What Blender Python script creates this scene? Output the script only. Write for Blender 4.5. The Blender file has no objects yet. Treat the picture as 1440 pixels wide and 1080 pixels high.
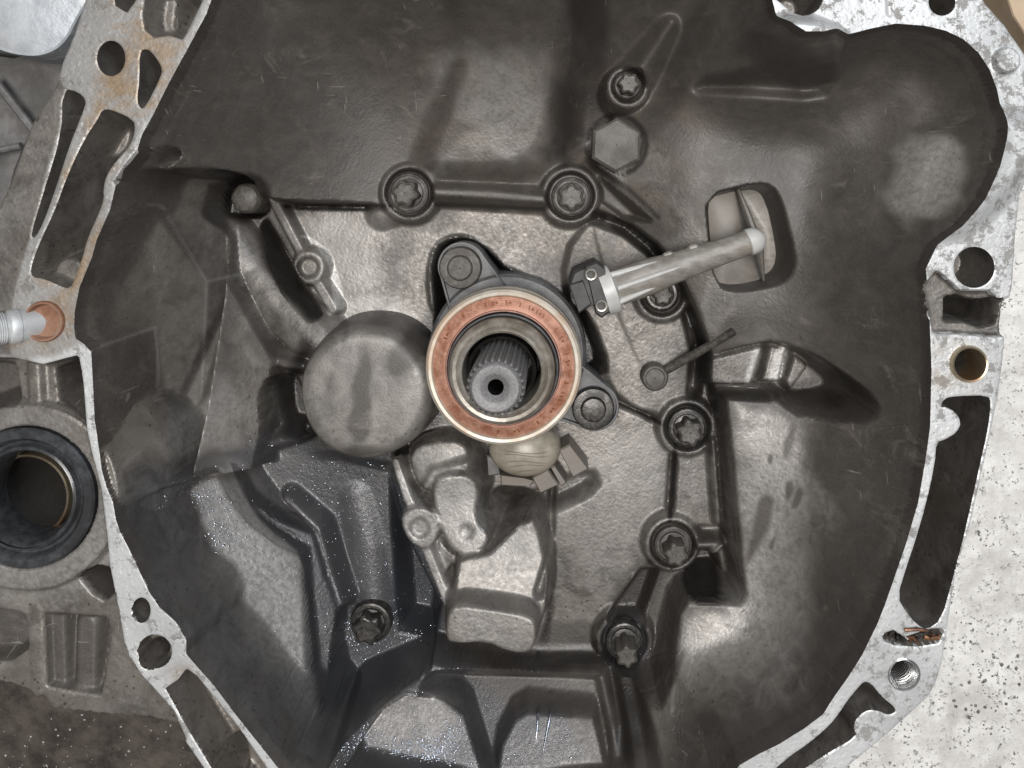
import bpy, math, random
import numpy as np
from mathutils import Vector
random.seed(7); rng = np.random.default_rng(11)

# ------------------------------------------------------------------ scene, camera, light
SC = bpy.context.scene; COL = SC.collection
S = 0.0003                    # metres per modelling unit (one unit = 0.3 mm)
D = 1200.0                    # camera height over the mounting face, in units
VX, VY = 780.0, 280.0         # foot of the camera on the plan drawing of the gearbox
FLOOR = -440.0

cam = bpy.data.cameras.new("camera"); cam.sensor_width = 36; cam.lens = 36*D/1440
cam.shift_x = (720-VX)/1440; cam.shift_y = (VY-540)/1440
cam.clip_start = 0.01; cam.clip_end = 20
camo = bpy.data.objects.new("camera", cam); COL.objects.link(camo); camo.location = (0, 0, D*S); SC.camera = camo

w = bpy.data.worlds.new("World"); SC.world = w; w.use_nodes = True
bg = w.node_tree.nodes["Background"]; bg.inputs[0].default_value = (0.93, 0.96, 1.0, 1); bg.inputs[1].default_value = 0.09

def area(name, loc, target, sx, sy, power, col):
    l = bpy.data.lights.new(name, 'AREA'); l.shape = 'RECTANGLE'; l.size = sx; l.size_y = sy; l.energy = power; l.color = col
    o = bpy.data.objects.new(name, l); COL.objects.link(o); o.location = loc
    o.rotation_euler = (Vector(target)-Vector(loc)).to_track_quat('-Z', 'Y').to_euler(); return o
# twin ceiling tubes, a wide workshop ceiling glow and daylight from the open door
area("ceiling_tube", (0.02, 0.62, 1.5), (0, -0.1, -0.08), 0.05, 1.3, 5, (1.0, 0.98, 0.95))
area("ceiling_tube", (0.20, 0.62, 1.5), (0, -0.1, -0.08), 0.05, 1.3, 5, (1.0, 0.98, 0.95))
area("ceiling_glow", (0.03, -0.02, 1.4), (0, -0.08, -0.08), 0.5, 0.45, 19.5, (1.0, 0.97, 0.94))
area("door_daylight", (0.55, 0.70, 1.15), (-0.08, -0.14, -0.08), 0.6, 0.6, 6, (0.74, 0.86, 1.0))
SC.view_settings.view_transform = 'Standard'; SC.view_settings.look = 'None'; SC.view_settings.exposure = 0.0; SC.view_settings.gamma = 1
SC.render.resolution_x = 1024; SC.render.resolution_y = 768

# ------------------------------------------------------------------ material helpers
def mat(name):
    m = bpy.data.materials.new(name); m.use_nodes = True; nt = m.node_tree
    return m, nt, nt.nodes["Principled BSDF"]
class NG:
    def __init__(s, nt):
        s.nt = nt; s.N = nt.nodes; s.L = nt.links; s.tc = s.N.new("ShaderNodeTexCoord").outputs["Object"]
    def put(s, sock, v):
        if isinstance(v, bpy.types.NodeSocket): s.L.new(v, sock)
        else:
            if sock.type == 'RGBA' and not hasattr(v, '__len__'): v = (v, v, v, 1)
            if sock.type == 'RGBA' and len(v) == 3: v = (*v, 1)
            sock.default_value = v
    def noise(s, scale, detail=4, rough=0.6, dist=0, stretch=None, out="Fac"):
        n = s.N.new("ShaderNodeTexNoise"); n.inputs["Scale"].default_value = scale; n.inputs["Detail"].default_value = detail
        n.inputs["Roughness"].default_value = rough; n.inputs["Distortion"].default_value = dist
        v = s.tc
        if stretch:
            mp = s.N.new("ShaderNodeMapping"); mp.inputs["Scale"].default_value = stretch[:3]
            if len(stretch) > 3: mp.inputs["Rotation"].default_value = (0, 0, stretch[3])
            s.L.new(v, mp.inputs[0]); v = mp.outputs[0]
        s.L.new(v, n.inputs["Vector"]); return n.outputs[out]
    def voro(s, scale, feature='F1', out="Distance", rnd=1.0):
        n = s.N.new("ShaderNodeTexVoronoi"); n.feature = feature; n.inputs["Scale"].default_value = scale; n.inputs["Randomness"].default_value = rnd
        s.L.new(s.tc, n.inputs["Vector"]); return n.outputs[out]
    def ramp(s, fac, lo, hi, a=0.0, b=1.0):
        n = s.N.new("ShaderNodeMapRange"); n.interpolation_type = 'SMOOTHSTEP'
        s.put(n.inputs[0], fac); n.inputs[1].default_value = lo; n.inputs[2].default_value = hi
        n.inputs[3].default_value = a; n.inputs[4].default_value = b; return n.outputs[0]
    def math(s, op, a, b=0.0, clamp=False):
        n = s.N.new("ShaderNodeMath"); n.operation = op; n.use_clamp = clamp; s.put(n.inputs[0], a); s.put(n.inputs[1], b); return n.outputs[0]
    def mix(s, f, a, b, mode='MIX'):
        n = s.N.new("ShaderNodeMix"); n.data_type = 'RGBA'; n.blend_type = mode
        s.put(n.inputs[0], f); s.put(n.inputs[6], a); s.put(n.inputs[7], b); return n.outputs[2]
    def mixf(s, f, a, b):
        n = s.N.new("ShaderNodeMix"); n.data_type = 'FLOAT'; s.put(n.inputs[0], f); s.put(n.inputs[2], a); s.put(n.inputs[3], b); return n.outputs[0]
    def attr(s, name):
        n = s.N.new("ShaderNodeAttribute"); n.attribute_name = name; return n.outputs["Fac"]
    def bump(s, h, dist, strength=1.0, normal=None):
        n = s.N.new("ShaderNodeBump"); n.inputs["Strength"].default_value = strength; n.inputs["Distance"].default_value = dist
        s.put(n.inputs["Height"], h)
        if normal is not None: s.L.new(normal, n.inputs["Normal"])
        return n.outputs[0]

def casting_material():
    m, nt, b = mat("dirty_cast_aluminium"); g = NG(nt)
    soot, bare, wet, rust, pale = [g.attr(k) for k in ("soot", "bare", "wet", "rust", "pale")]
    n1 = g.noise(22, 5, 0.62); n2 = g.noise(75, 6, 0.7, 0.6); n3 = g.noise(420, 4, 0.6); n4 = g.noise(1500, 3, 0.6)
    alu = g.mix(g.ramp(n2, 0.3, 0.72), (0.070, 0.063, 0.056), (0.205, 0.191, 0.176))
    alu = g.mix(g.ramp(n1, 0.40, 0.66, 0, 0.6), alu, (0.155, 0.137, 0.118))
    alu = g.mix(g.ramp(n3, 0.60, 0.72, 0, 0.55), alu, (0.075, 0.066, 0.058))
    smud = g.math('MULTIPLY', g.ramp(g.noise(46, 8, 0.74, 1.1), 0.52, 0.66), g.ramp(g.noise(15, 3, 0.6), 0.42, 0.6)); alu = g.mix(g.math('MULTIPLY', smud, 0.72), alu, (0.052, 0.044, 0.037))
    lite = g.math('MULTIPLY', g.ramp(g.noise(38, 7, 0.7, 0.5), 0.55, 0.7), g.ramp(g.noise(12, 3, 0.6), 0.5, 0.62)); alu = g.mix(g.math('MULTIPLY', lite, 0.5), alu, (0.32, 0.30, 0.275))
    spots = g.math('MULTIPLY', g.ramp(g.voro(240), 0.10, 0.2, 1, 0), g.ramp(n1, 0.48, 0.56))
    alu = g.mix(g.math('MULTIPLY', spots, 0.75), alu, (0.04, 0.034, 0.03))
    alu = g.mix(pale, alu, g.mix(g.ramp(n3, 0.35, 0.65), (0.34, 0.327, 0.31), (0.50, 0.485, 0.465)))
    streak = g.noise(60, 5, 0.65, 0.3, (1.0, 4.0, 1.0))
    sootc = g.mix(g.ramp(n2, 0.3, 0.75), (0.053, 0.0465, 0.0415), (0.074, 0.065, 0.058))
    sootc = g.mix(g.ramp(streak, 0.50, 0.78, 0, 0.32), sootc, (0.105, 0.094, 0.084))
    dust = g.math('MULTIPLY', g.ramp(g.noise(34, 7, 0.75, 0.9, (1.0, 1.7, 1.0, 0.4)), 0.52, 0.68), g.ramp(n1, 0.44, 0.6)); sootc = g.mix(g.math('MULTIPLY', dust, 0.75), sootc, (0.15, 0.135, 0.118))
    sootc = g.mix(g.ramp(n4, 0.5, 0.68, 0, 0.4), sootc, (0.105, 0.094, 0.083))
    nn = g.math('ADD', g.math('MULTIPLY', g.math('SUBTRACT', n2, 0.5), 0.9), g.math('MULTIPLY', g.math('SUBTRACT', n3, 0.5), 0.7))
    sf = g.ramp(g.math('ADD', soot, g.math('MULTIPLY', nn, g.math('MULTIPLY', 2.6, g.math('MULTIPLY', soot, g.math('SUBTRACT', 1.0, soot, True))))), 0.12, 0.88)
    col = g.mix(sf, alu, sootc)
    sc = g.ramp(g.noise(70, 2, 0.5, 0.2, (14.0, 1.0, 1.0, 0.6)), 0.70, 0.735); sc2 = g.ramp(g.noise(55, 2, 0.5, 0.2, (1.0, 16.0, 1.0, 0.25)), 0.71, 0.74)
    scr = g.math('MULTIPLY', g.math('MAXIMUM', sc, sc2), g.ramp(n1, 0.5, 0.62)); col = g.mix(g.math('MULTIPLY', scr, 0.5), col, (0.30, 0.28, 0.255))
    # machined joint faces, with corrosion and dark scabs
    scab = g.ramp(g.math("ADD", g.noise(150, 7, 0.78, 0.15), g.math("MULTIPLY", g.attr("scabby"), 0.03)), 0.53, 0.60)
    face = g.mix(g.ramp(n1, 0.3, 0.7), (0.42, 0.425, 0.425), (0.58, 0.585, 0.585))
    face = g.mix(g.math('MULTIPLY', scab, 0.8), face, g.mix(n3, (0.06, 0.055, 0.05), (0.26, 0.245, 0.225)))
    face = g.mix(g.ramp(n4, 0.58, 0.75, 0, 0.4), face, (0.13, 0.125, 0.12))
    col = g.mix(bare, col, face)
    rn = g.ramp(g.noise(48, 6, 0.7, 0.5), 0.40, 0.62)
    col = g.mix(g.math('MULTIPLY', rust, rn), col, g.mix(n3, (0.17, 0.10, 0.05), (0.33, 0.26, 0.18)))
    gr = g.math('MULTIPLY', g.attr('grime_shade'), g.ramp(n2, 0.15, 0.6, 0.6, 1.0)); col = g.mix(gr, col, (0.011, 0.0095, 0.0085))  # near-black colour for grime and for painted recess shade
    # oil film, with bluish reflected daylight put into its colour
    oil = g.math('MULTIPLY', wet, g.ramp(n2, 0.2, 0.6, 0.55, 1.0))
    col = g.mix(g.math('MULTIPLY', oil, 0.62), col, (0.055, 0.064, 0.080))
    nt.links.new(col, b.inputs["Base Color"])
    r = g.mixf(sf, g.ramp(n3, 0.3, 0.7, 0.33, 0.5), g.ramp(n2, 0.3, 0.7, 0.42, 0.58)); r = g.mixf(bare, r, g.ramp(scab, 0, 1, 0.42, 0.65))
    r = g.mixf(oil, r, g.ramp(n3, 0.35, 0.65, 0.14, 0.34)); r = g.mixf(gr, r, 0.34); nt.links.new(r, b.inputs["Roughness"])
    mt = g.mixf(sf, 0.3, 0.08); mt = g.mixf(bare, mt, g.ramp(scab, 0, 1, 0.3, 0.05)); mt = g.mixf(oil, mt, 0.2); nt.links.new(mt, b.inputs["Metallic"])
    h = g.math('ADD', g.math('MULTIPLY', n3, 0.32), g.math('MULTIPLY', n4, g.mixf(sf, 0.5, 0.6)))
    h = g.math('SUBTRACT', h, g.math('MULTIPLY', g.math('MULTIPLY', scab, bare), 0.5))
    bumps = g.ramp(g.voro(1150), 0.0, 0.42, 1, 0)
    h = g.math('ADD', h, g.math('MULTIPLY', g.math('MULTIPLY', bumps, wet), 0.7))
    nt.links.new(g.bump(h, 0.00022, 0.8), b.inputs["Normal"])
    return m

def metal(name, c1, c2, rough=(0.3, 0.5), metallic=0.9, scale=300, bump=0.0001, dirt=None, stretch=None):
    m, nt, b = mat(name); g = NG(nt)
    n = g.noise(scale, 5, 0.65, 0, stretch); n2 = g.noise(scale*0.22, 4, 0.6)
    col = g.mix(g.ramp(n, 0.3, 0.7), c1, c2)
    if dirt is not None: col = g.mix(g.ramp(n2, 0.44, 0.66, 0, 0.85), col, dirt)
    nt.links.new(col, b.inputs["Base Color"]); nt.links.new(g.ramp(n2, 0.3, 0.7, *rough), b.inputs["Roughness"]); b.inputs["Metallic"].default_value = metallic
    nt.links.new(g.bump(n, bump), b.inputs["Normal"]); return m

M = {}
M['cast'] = casting_material()
M['plug'] = metal('grey_oxide_steel', (0.10, 0.092, 0.083), (0.14, 0.128, 0.116), (0.6, 0.75), 0.05, 300, 0.0001, (0.075, 0.068, 0.06))
M['bolt'] = metal("oily_bolt_steel", (0.04, 0.036, 0.032), (0.10, 0.09, 0.08), (0.45, 0.6), 0.25, 500, 0.0001, (0.03, 0.026, 0.023))
M['bolt_head'] = metal("worn_bolt_head_steel", (0.05, 0.045, 0.039), (0.105, 0.095, 0.083), (0.5, 0.66), 0.2, 600, 0.0001, (0.07, 0.06, 0.052))
M['black_bolt'] = metal("oil_black_steel", (0.03, 0.028, 0.026), (0.10, 0.093, 0.085), (0.25, 0.42), 0.5, 500, 0.0001, (0.02, 0.019, 0.018))
M['shaft'] = metal("grey_spline_steel", (0.14, 0.136, 0.137), (0.22, 0.213, 0.213), (0.5, 0.62), 0.15, 900, 0.00004)
M['copper'] = metal("rust_red_cage_face", (0.33, 0.15, 0.10), (0.53, 0.30, 0.22), (0.36, 0.6), 0.3, 140, 0.00006, (0.30, 0.13, 0.08))
M['lip'] = metal('dark_red_brown_lip', (0.10, 0.045, 0.032), (0.19, 0.09, 0.065), (0.35, 0.5), 0.3, 200, 0.00004)
m, nt, b = mat("scored_rust_red_face"); g = NG(nt); wv = nt.nodes.new("ShaderNodeTexWave"); wv.wave_type = 'RINGS'; wv.rings_direction = 'Z'; wv.inputs["Scale"].default_value = 420; wv.inputs["Distortion"].default_value = 0.6; wv.inputs["Detail"].default_value = 3; nt.links.new(g.tc, wv.inputs["Vector"])
n1, n2 = g.noise(150, 6, .7), g.noise(700, 4, .65); c = g.mix(g.ramp(n1, .32, .68), (0.27, 0.105, 0.06), (0.50, 0.275, 0.195)); c = g.mix(g.math('MULTIPLY', wv.outputs["Fac"], 0.28), c, (0.22, 0.09, 0.055)); c = g.mix(g.ramp(n2, .60, .70, 0, .55), c, (0.60, 0.42, 0.33)); c = g.mix(g.ramp(g.noise(60, 4, .6), .58, .70, 0, .8), c, (0.14, 0.06, 0.04))
nt.links.new(c, b.inputs["Base Color"]); b.inputs["Metallic"].default_value = .25; nt.links.new(g.ramp(n1, .3, .7, .36, .62), b.inputs["Roughness"]); nt.links.new(g.bump(g.math('ADD', wv.outputs["Fac"], n2), 0.00005, .7), b.inputs["Normal"]); M['copper'] = m
M['stamp'] = metal("dark_brown_stamped_mark", (0.17, 0.055, 0.022), (0.26, 0.10, 0.05), (0.5, 0.6), 0.2, 600)
M['cream_rim'] = metal("worn_bearing_shell", (0.36, 0.325, 0.27), (0.50, 0.46, 0.395), (0.38, 0.52), 0.3, 150, 0.00004, (0.42, 0.30, 0.21))
M['race'] = metal("oiled_bearing_steel", (0.29, 0.262, 0.226), (0.44, 0.41, 0.36), (0.28, 0.42), 0.5, 260, 0.00004, (0.16, 0.135, 0.105))
M['sleeve'] = metal("grey_plastic_sleeve", (0.055, 0.054, 0.055), (0.10, 0.099, 0.10), (0.40, 0.58), 0.05, 200, 0.00004)
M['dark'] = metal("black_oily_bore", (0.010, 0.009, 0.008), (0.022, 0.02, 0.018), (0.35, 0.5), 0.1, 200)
M['pipe'] = metal("dusty_pale_plastic", (0.15, 0.136, 0.118), (0.26, 0.245, 0.222), (0.34, 0.5), 0.05, 130, 0.00006, (0.20, 0.17, 0.14), (1, 2.5, 1, 0.3))
M['pale_plastic'] = metal("white_plastic_collar", (0.38, 0.378, 0.362), (0.48, 0.475, 0.46), (0.35, 0.45), 0.0, 200, 0.00004, (0.40, 0.385, 0.36))
M['plate_plastic'] = metal("brown_grey_plastic_plate", (0.105, 0.092, 0.078), (0.17, 0.153, 0.135), (0.38, 0.55), 0.05, 90, 0.00004, (0.17, 0.145, 0.12))
M['rubber'] = metal("dark_grey_moulded_plastic", (0.022, 0.021, 0.020), (0.045, 0.043, 0.041), (0.5, 0.65), 0.05, 160, 0.00006)
M['rivet'] = metal("bright_rivet_tube", (0.55, 0.52, 0.47), (0.72, 0.70, 0.66), (0.2, 0.35), 0.8, 300, 0.00003)
M['seal'] = metal("black_seal_rubber", (0.028, 0.029, 0.031), (0.06, 0.062, 0.066), (0.16, 0.34), 0.0, 260, 0.00008, (0.02, 0.02, 0.021))
M['bronze'] = metal("oiled_bronze_ring", (0.36, 0.30, 0.20), (0.52, 0.45, 0.33), (0.2, 0.35), 0.8, 120, 0.00003, (0.25, 0.12, 0.05))
M['stud'] = metal("silver_zinc_stud", (0.55, 0.57, 0.58), (0.72, 0.73, 0.73), (0.4, 0.55), 0.4, 240, 0.00006, (0.40, 0.41, 0.42))
M['rust'] = metal("rust_brown_sleeve", (0.17, 0.075, 0.04), (0.27, 0.14, 0.09), (0.55, 0.7), 0.1, 240, 0.0001, (0.25, 0.14, 0.09))
M['fork'] = metal("yellowed_plastic_boot", (0.22, 0.195, 0.15), (0.33, 0.30, 0.245), (0.35, 0.5), 0.05, 140, 0.00004, (0.29, 0.255, 0.20))
M['copperwire'] = metal("copper_scrap", (0.20, 0.09, 0.05), (0.36, 0.19, 0.11), (0.35, 0.5), 0.6, 400, 0.00008, (0.06, 0.04, 0.03))
M['thread'] = metal("bright_thread_insert", (0.60, 0.60, 0.59), (0.75, 0.75, 0.74), (0.18, 0.3), 0.9, 300, 0.00003)
M['tan'] = metal("tan_cardboard", (0.40, 0.30, 0.20), (0.48, 0.37, 0.26), (0.8, 0.9), 0.0, 60, 0.0001)
M['silver_casting'] = metal("bluish_alloy_casting", (0.30, 0.32, 0.345), (0.50, 0.52, 0.54), (0.4, 0.6), 0.15, 40, 0.0012, (0.47, 0.46, 0.43))
M['grey_casting'] = metal("dull_grey_casting", (0.10, 0.095, 0.092), (0.19, 0.183, 0.178), (0.45, 0.6), 0.3, 90, 0.0004, (0.07, 0.066, 0.062))
m, nt, b = mat("oil_drop"); b.inputs["Base Color"].default_value = (0.42, 0.45, 0.50, 1); b.inputs["Roughness"].default_value = 0.14; b.inputs["Metallic"].default_value = 0.9; M['drop'] = m

# ------------------------------------------------------------------ object helpers
def W(px, py, z):            # plan position of a point measured in the picture, at its own height
    k = (D-z)/D; return VX+(px-VX)*k, VY+(py-VY)*k
def world(u, v, z): return ((u-VX)*S, -(v-VY)*S, z*S)
def PW(px, py, z): return world(*W(px, py, z), z)
def K(z): return (D-z)/D
def thing(name, label, cat, loc, group=None):
    o = bpy.data.objects.new(name, None); COL.objects.link(o); o.location = loc; o.empty_display_size = 0.01
    o['label'] = label; o['category'] = cat
    if group: o['group'] = group
    return o
def tag(o, label, cat, group=None, kind=None):
    o['label'] = label; o['category'] = cat
    if group: o['group'] = group
    if kind: o['kind'] = kind
    return o
def wloc(o):
    v = Vector((0, 0, 0))
    while o is not None: v = v+o.location; o = o.parent
    return v
def make(name, verts, faces, material, parent=None, loc=(0, 0, 0), smooth=True, angle=35):
    me = bpy.data.meshes.new(name); me.from_pydata([tuple(map(float, p)) for p in verts], [], [tuple(f) for f in faces]); me.materials.append(material)
    me.update()
    import bmesh
    bm = bmesh.new(); bm.from_mesh(me); bmesh.ops.recalc_face_normals(bm, faces=bm.faces); bm.to_mesh(me); bm.free()
    if smooth:
        me.polygons.foreach_set("use_smooth", [True]*len(me.polygons)); me.set_sharp_from_angle(angle=math.radians(angle))
    o = bpy.data.objects.new(name, me); COL.objects.link(o)
    o.location = Vector(loc)-(wloc(parent) if parent else Vector())
    if parent: o.parent = parent
    return o
def loft(rings, cap0=True, cap1=True):
    n = len(rings[0]); V = []; F = []
    for r in rings: V += list(r)
    for i in range(len(rings)-1):
        for j in range(n):
            a = i*n+j; c = i*n+(j+1) % n; F.append((a, c, c+n, a+n))
    if cap0: F.append(tuple(range(n))[::-1])
    if cap1: F.append(tuple(range((len(rings)-1)*n, len(rings)*n)))
    return V, F
def ring(r, z, n=48, f=None, dx=0, dy=0):
    out = []
    for j in range(n):
        t = 2*math.pi*j/n; q = r*(f(t) if f else 1); out.append(((q*math.cos(t)+dx)*S, (q*math.sin(t)+dy)*S, z*S))
    return out
def lathe(prof, n=56, f=None, cap0=False, cap1=False): return loft([ring(r, z, n, f) for r, z in prof], cap0, cap1)
def lobj(name, prof, material, parent, px, py, z, n=56, f=None, angle=35, cap0=False, cap1=False):
    V, F = lathe(prof, n, f, cap0, cap1); return make(name, V, F, material, parent, PW(px, py, z), angle=angle)
def tube_path(pts, radii, n=20, squash=None):
    P = [Vector(p) for p in pts]; rings = []
    for i, p in enumerate(P):
        d = (P[min(i+1, len(P)-1)]-P[max(i-1, 0)]).normalized(); a = d.cross(Vector((0, 0, 1))).normalized(); c = a.cross(d)
        r = radii[i]; rings.append([tuple(p+a*(r*math.cos(2*math.pi*j/n))+c*(r*(squash or 1)*math.sin(2*math.pi*j/n))) for j in range(n)])
    return loft(rings)
def prism(pts, z0, z1, bev=2.0, zt=None):   # picture outline extruded between two heights, bevelled top; pts in px at z1
    P = np.array([W(x, y, z1) for x, y in pts]); c = P.mean(0)
    Q = c+(P-c)*(1-bev/np.abs(P-c).max())
    def rg(A, z): return [world(u, v, z) for u, v in A]
    return loft([rg(P, z0), rg(P, z1-bev), rg(Q, z1)])

# ------------------------------------------------------------------ relief of the casting
STEP = 1.75
U1 = np.arange(-110, 1561, STEP, dtype=np.float32); V1 = np.arange(-150, 1331, STEP, dtype=np.float32)
NU, NV = len(U1), len(V1); UU, VV = np.meshgrid(U1, V1)
H = np.full((NV, NU), -460, np.float32); LAB = np.zeros((NV, NU), np.int8); LOCK = np.zeros((NV, NU), bool); DP = np.full((NV, NU), -9, np.float32); IW = np.ones((NV, NU), np.float32)
NAMES = ["bell_wall", "mounting_flange", "cover_plate", "differential_case", "buttress", "rib", "pivot_bracket", "ledge", "bolt_boss", "bracket_plate", "sump_block"]
LI = {n: i for i, n in enumerate(NAMES)}
def sub(P, m):
    x0, y0 = P.min(0)-m; x1, y1 = P.max(0)+m
    return slice(max(0, int((y0-V1[0])/STEP)), min(NV, int((y1-V1[0])/STEP)+2)), slice(max(0, int((x0-U1[0])/STEP)), min(NU, int((x1-U1[0])/STEP)+2))
def sdf(P, X, Y):
    d2 = np.full(X.shape, 1e12, np.float32); ins = np.zeros(X.shape, bool); n = len(P)
    for i in range(n):
        ax, ay = P[i]; bx, by = P[(i+1) % n]; ex, ey = bx-ax, by-ay; L = ex*ex+ey*ey+1e-9
        t = np.clip(((X-ax)*ex+(Y-ay)*ey)/L, 0, 1); d2 = np.minimum(d2, (X-ax-t*ex)**2+(Y-ay-t*ey)**2)
        if ay != by: ins ^= ((ay > Y) != (by > Y)) & (X < ex*(Y-ay)/(by-ay)+ax)
    d = np.sqrt(d2); return np.where(ins, d, -d)
def smax(a, b, k):
    if k <= 0: return np.maximum(a, b)
    h = np.clip(0.5+0.5*(a-b)/k, 0, 1); return b*(1-h)+a*h+k*h*(1-h)
def smin(a, b, k): return -smax(-a, -b, k)
def sstep(a, b, x):
    t = np.clip((x-a)/(b-a), 0, 1); return t*t*(3-2*t)
def smoothpoly(pts, it=2):
    P = [tuple(p) for p in pts]
    for _ in range(it):
        Q = []
        for i in range(len(P)):
            a, b = P[i], P[(i+1) % len(P)]; Q += [tuple(a[k]*.75+b[k]*.25 for k in range(len(a))), tuple(a[k]*.25+b[k]*.75 for k in range(len(a)))]
        P = Q
    return P
def plan(pts, z, curved=True):      # plan outline and height function through the given points
    if len(pts[0]) == 3:
        A = np.array([(*W(x, y, q), q) for x, y, q in pts]); XY = A[:, :2]; n = len(A); B = np.c_[XY/300, np.ones(n)]
        if curved and n >= 10:          # thin plate through every point
            def rad(r2): return np.where(r2 > 1e-9, r2*np.log(np.maximum(r2, 1e-9)), 0)
            r2 = ((XY[:, None]-XY[None])**2).sum(-1)/9e4; Kk = rad(r2)+np.eye(n)*0.003
            w_ = np.linalg.solve(np.block([[Kk, B], [B.T, np.zeros((3, 3))]]), np.r_[A[:, 2], 0, 0, 0])
            def f(X, Y):
                o = w_[n]*X/300+w_[n+1]*Y/300+w_[n+2]
                for i in range(n): o = o+w_[i]*rad(((X-XY[i, 0])**2+(Y-XY[i, 1])**2)/9e4)
                return o.astype(np.float32)
            return XY, f
        co = np.linalg.lstsq(B, A[:, 2], rcond=None)[0]
        return XY, lambda X, Y: (co[0]*X/300+co[1]*Y/300+co[2]).astype(np.float32)
    A = np.array([W(x, y, z) for x, y in pts]); return A, lambda X, Y: np.full(np.shape(X), z, np.float32)
def snap(sl, d, lim=0.75):       # slide grid points onto the crease of a feature so that edges run true
    gv, gu = np.gradient(d, STEP); L = np.hypot(gu, gv)+1e-6; q = (np.abs(d) < 0.51*STEP*(np.abs(gu)+np.abs(gv))) & (L > 0.55) & (L < 1.7)
    q[0, :] = q[-1, :] = False; q[:, 0] = q[:, -1] = False
    u, v = UU[sl], VV[sl]; uo = (U1[sl[1]])[None, :]; vo = (V1[sl[0]])[:, None]
    du, dv_ = np.where(q, -d*gu/L/L, 0), np.where(q, -d*gv/L/L, 0); nu = u+du; nv = v+dv_
    ok = q & ~LOCK[sl] & (np.abs(nu-uo) < lim*STEP) & (np.abs(nv-vo) < lim*STEP)
    hv, hu = np.gradient(H[sl], STEP); H[sl] += np.where(ok & (np.hypot(hu, hv) < 3), np.clip(hu, -3, 3)*du+np.clip(hv, -3, 3)*dv_, 0).astype(np.float32)
    UU[sl] = np.where(ok, nu, u); VV[sl] = np.where(ok, nv, v); LOCK[sl] |= ok; return ok
def setlab(sl, mask, lab):
    if lab: LAB[sl][mask] = LI[lab]
def raise_(pts, z=None, slope=6, r=6, k=8, lab=None, m=70, sm=0):
    if sm: pts = smoothpoly(pts, sm)
    P, co = plan(pts, z); sl = sub(P, m); X, Y = UU[sl], VV[sl]; d = sdf(P, X, Y)
    if slope >= 2.5:
        snap(sl, d, 0.6); X, Y = UU[sl], VV[sl]; d = sdf(P, X, Y)
        snap(sl, (co(X, Y)+slope*d-H[sl])/slope); X, Y = UU[sl], VV[sl]; d = sdf(P, X, Y)
    top = co(X, Y); c = top+smin(np.zeros_like(d), slope*(d), r)
    h = H[sl]; ok = d > -m+4; n = np.where(ok, smax(h, c, k), h)
    if lab not in ("mounting_flange", "differential_case"): n = h+(n-h)*IW[sl]; ok &= IW[sl] > 0.3
    setlab(sl, (c > h-1) & ok, lab); H[sl] = n
def cut(pts, z, bottom, slope=6, r=5, k=8, lab=None, m=60, sm=0, wall=True):
    if sm: pts = smoothpoly(pts, sm)
    P, co = plan(pts, z); sl = sub(P, m); X, Y = UU[sl], VV[sl]; d = sdf(P, X, Y)
    if slope >= 2.5:
        snap(sl, (H[sl]-(co(X, Y)-slope*d))/slope); X, Y = UU[sl], VV[sl]; d = sdf(P, X, Y)
        snap(sl, d-(co(X, Y)-bottom)/slope, 0.6); X, Y = UU[sl], VV[sl]; d = sdf(P, X, Y)
    c = smax(np.full_like(d, bottom), co(X, Y)-slope*d, k); h = H[sl]
    ok = d > -3; n = np.where(ok, smin(h, c, r), h)
    if lab not in ("mounting_flange", "differential_case"): n = h+(n-h)*IW[sl]
    setlab(sl, (c < h) & (d > 0), lab); H[sl] = n
    if lab in ("mounting_flange", "differential_case") and bottom < -34: DP[sl] = np.maximum(DP[sl], d)
def circ(cx, cy, r, n=36, rx=None): return [(cx+r*math.cos(2*math.pi*i/n), cy+(rx or r)*math.sin(2*math.pi*i/n)) for i in range(n)]
def ridge(pts, w, top, slope=3, r=6, k=6, lab=None, groove=False, m=50):
    """pts (px,py[,z[,w]]) polyline raised (or grooved, relative) with rounded section"""
    Q = [(*W(p[0], p[1], p[2] if len(p) > 2 else top), p[2] if len(p) > 2 else top, (p[3] if len(p) > 3 else w)) for p in pts]
    A = np.array([q[:2] for q in Q]); sl = sub(A, m+w); X, Y = UU[sl], VV[sl]; best = np.full(X.shape, 1e9, np.float32); zt = np.zeros_like(best)
    for a, b in zip(Q[:-1], Q[1:]):
        ex, ey = b[0]-a[0], b[1]-a[1]; t = np.clip(((X-a[0])*ex+(Y-a[1])*ey)/(ex*ex+ey*ey+1e-9), 0, 1)
        d = np.hypot(X-a[0]-t*ex, Y-a[1]-t*ey)-(a[3]+(b[3]-a[3])*t); q = d < best; best = np.where(q, d, best); zt = np.where(q, a[2]+(b[2]-a[2])*t, zt)
    h = H[sl]
    if groove: H[sl] = h-groove*sstep(0, 1, np.clip(-best/w+0.5, 0, 1)); return
    c = zt+smin(np.zeros_like(best), -slope*best, r); ok = best < m; n = np.where(ok, smax(h, c, k), h); setlab(sl, (c > h-1) & ok, lab); H[sl] = n
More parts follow.
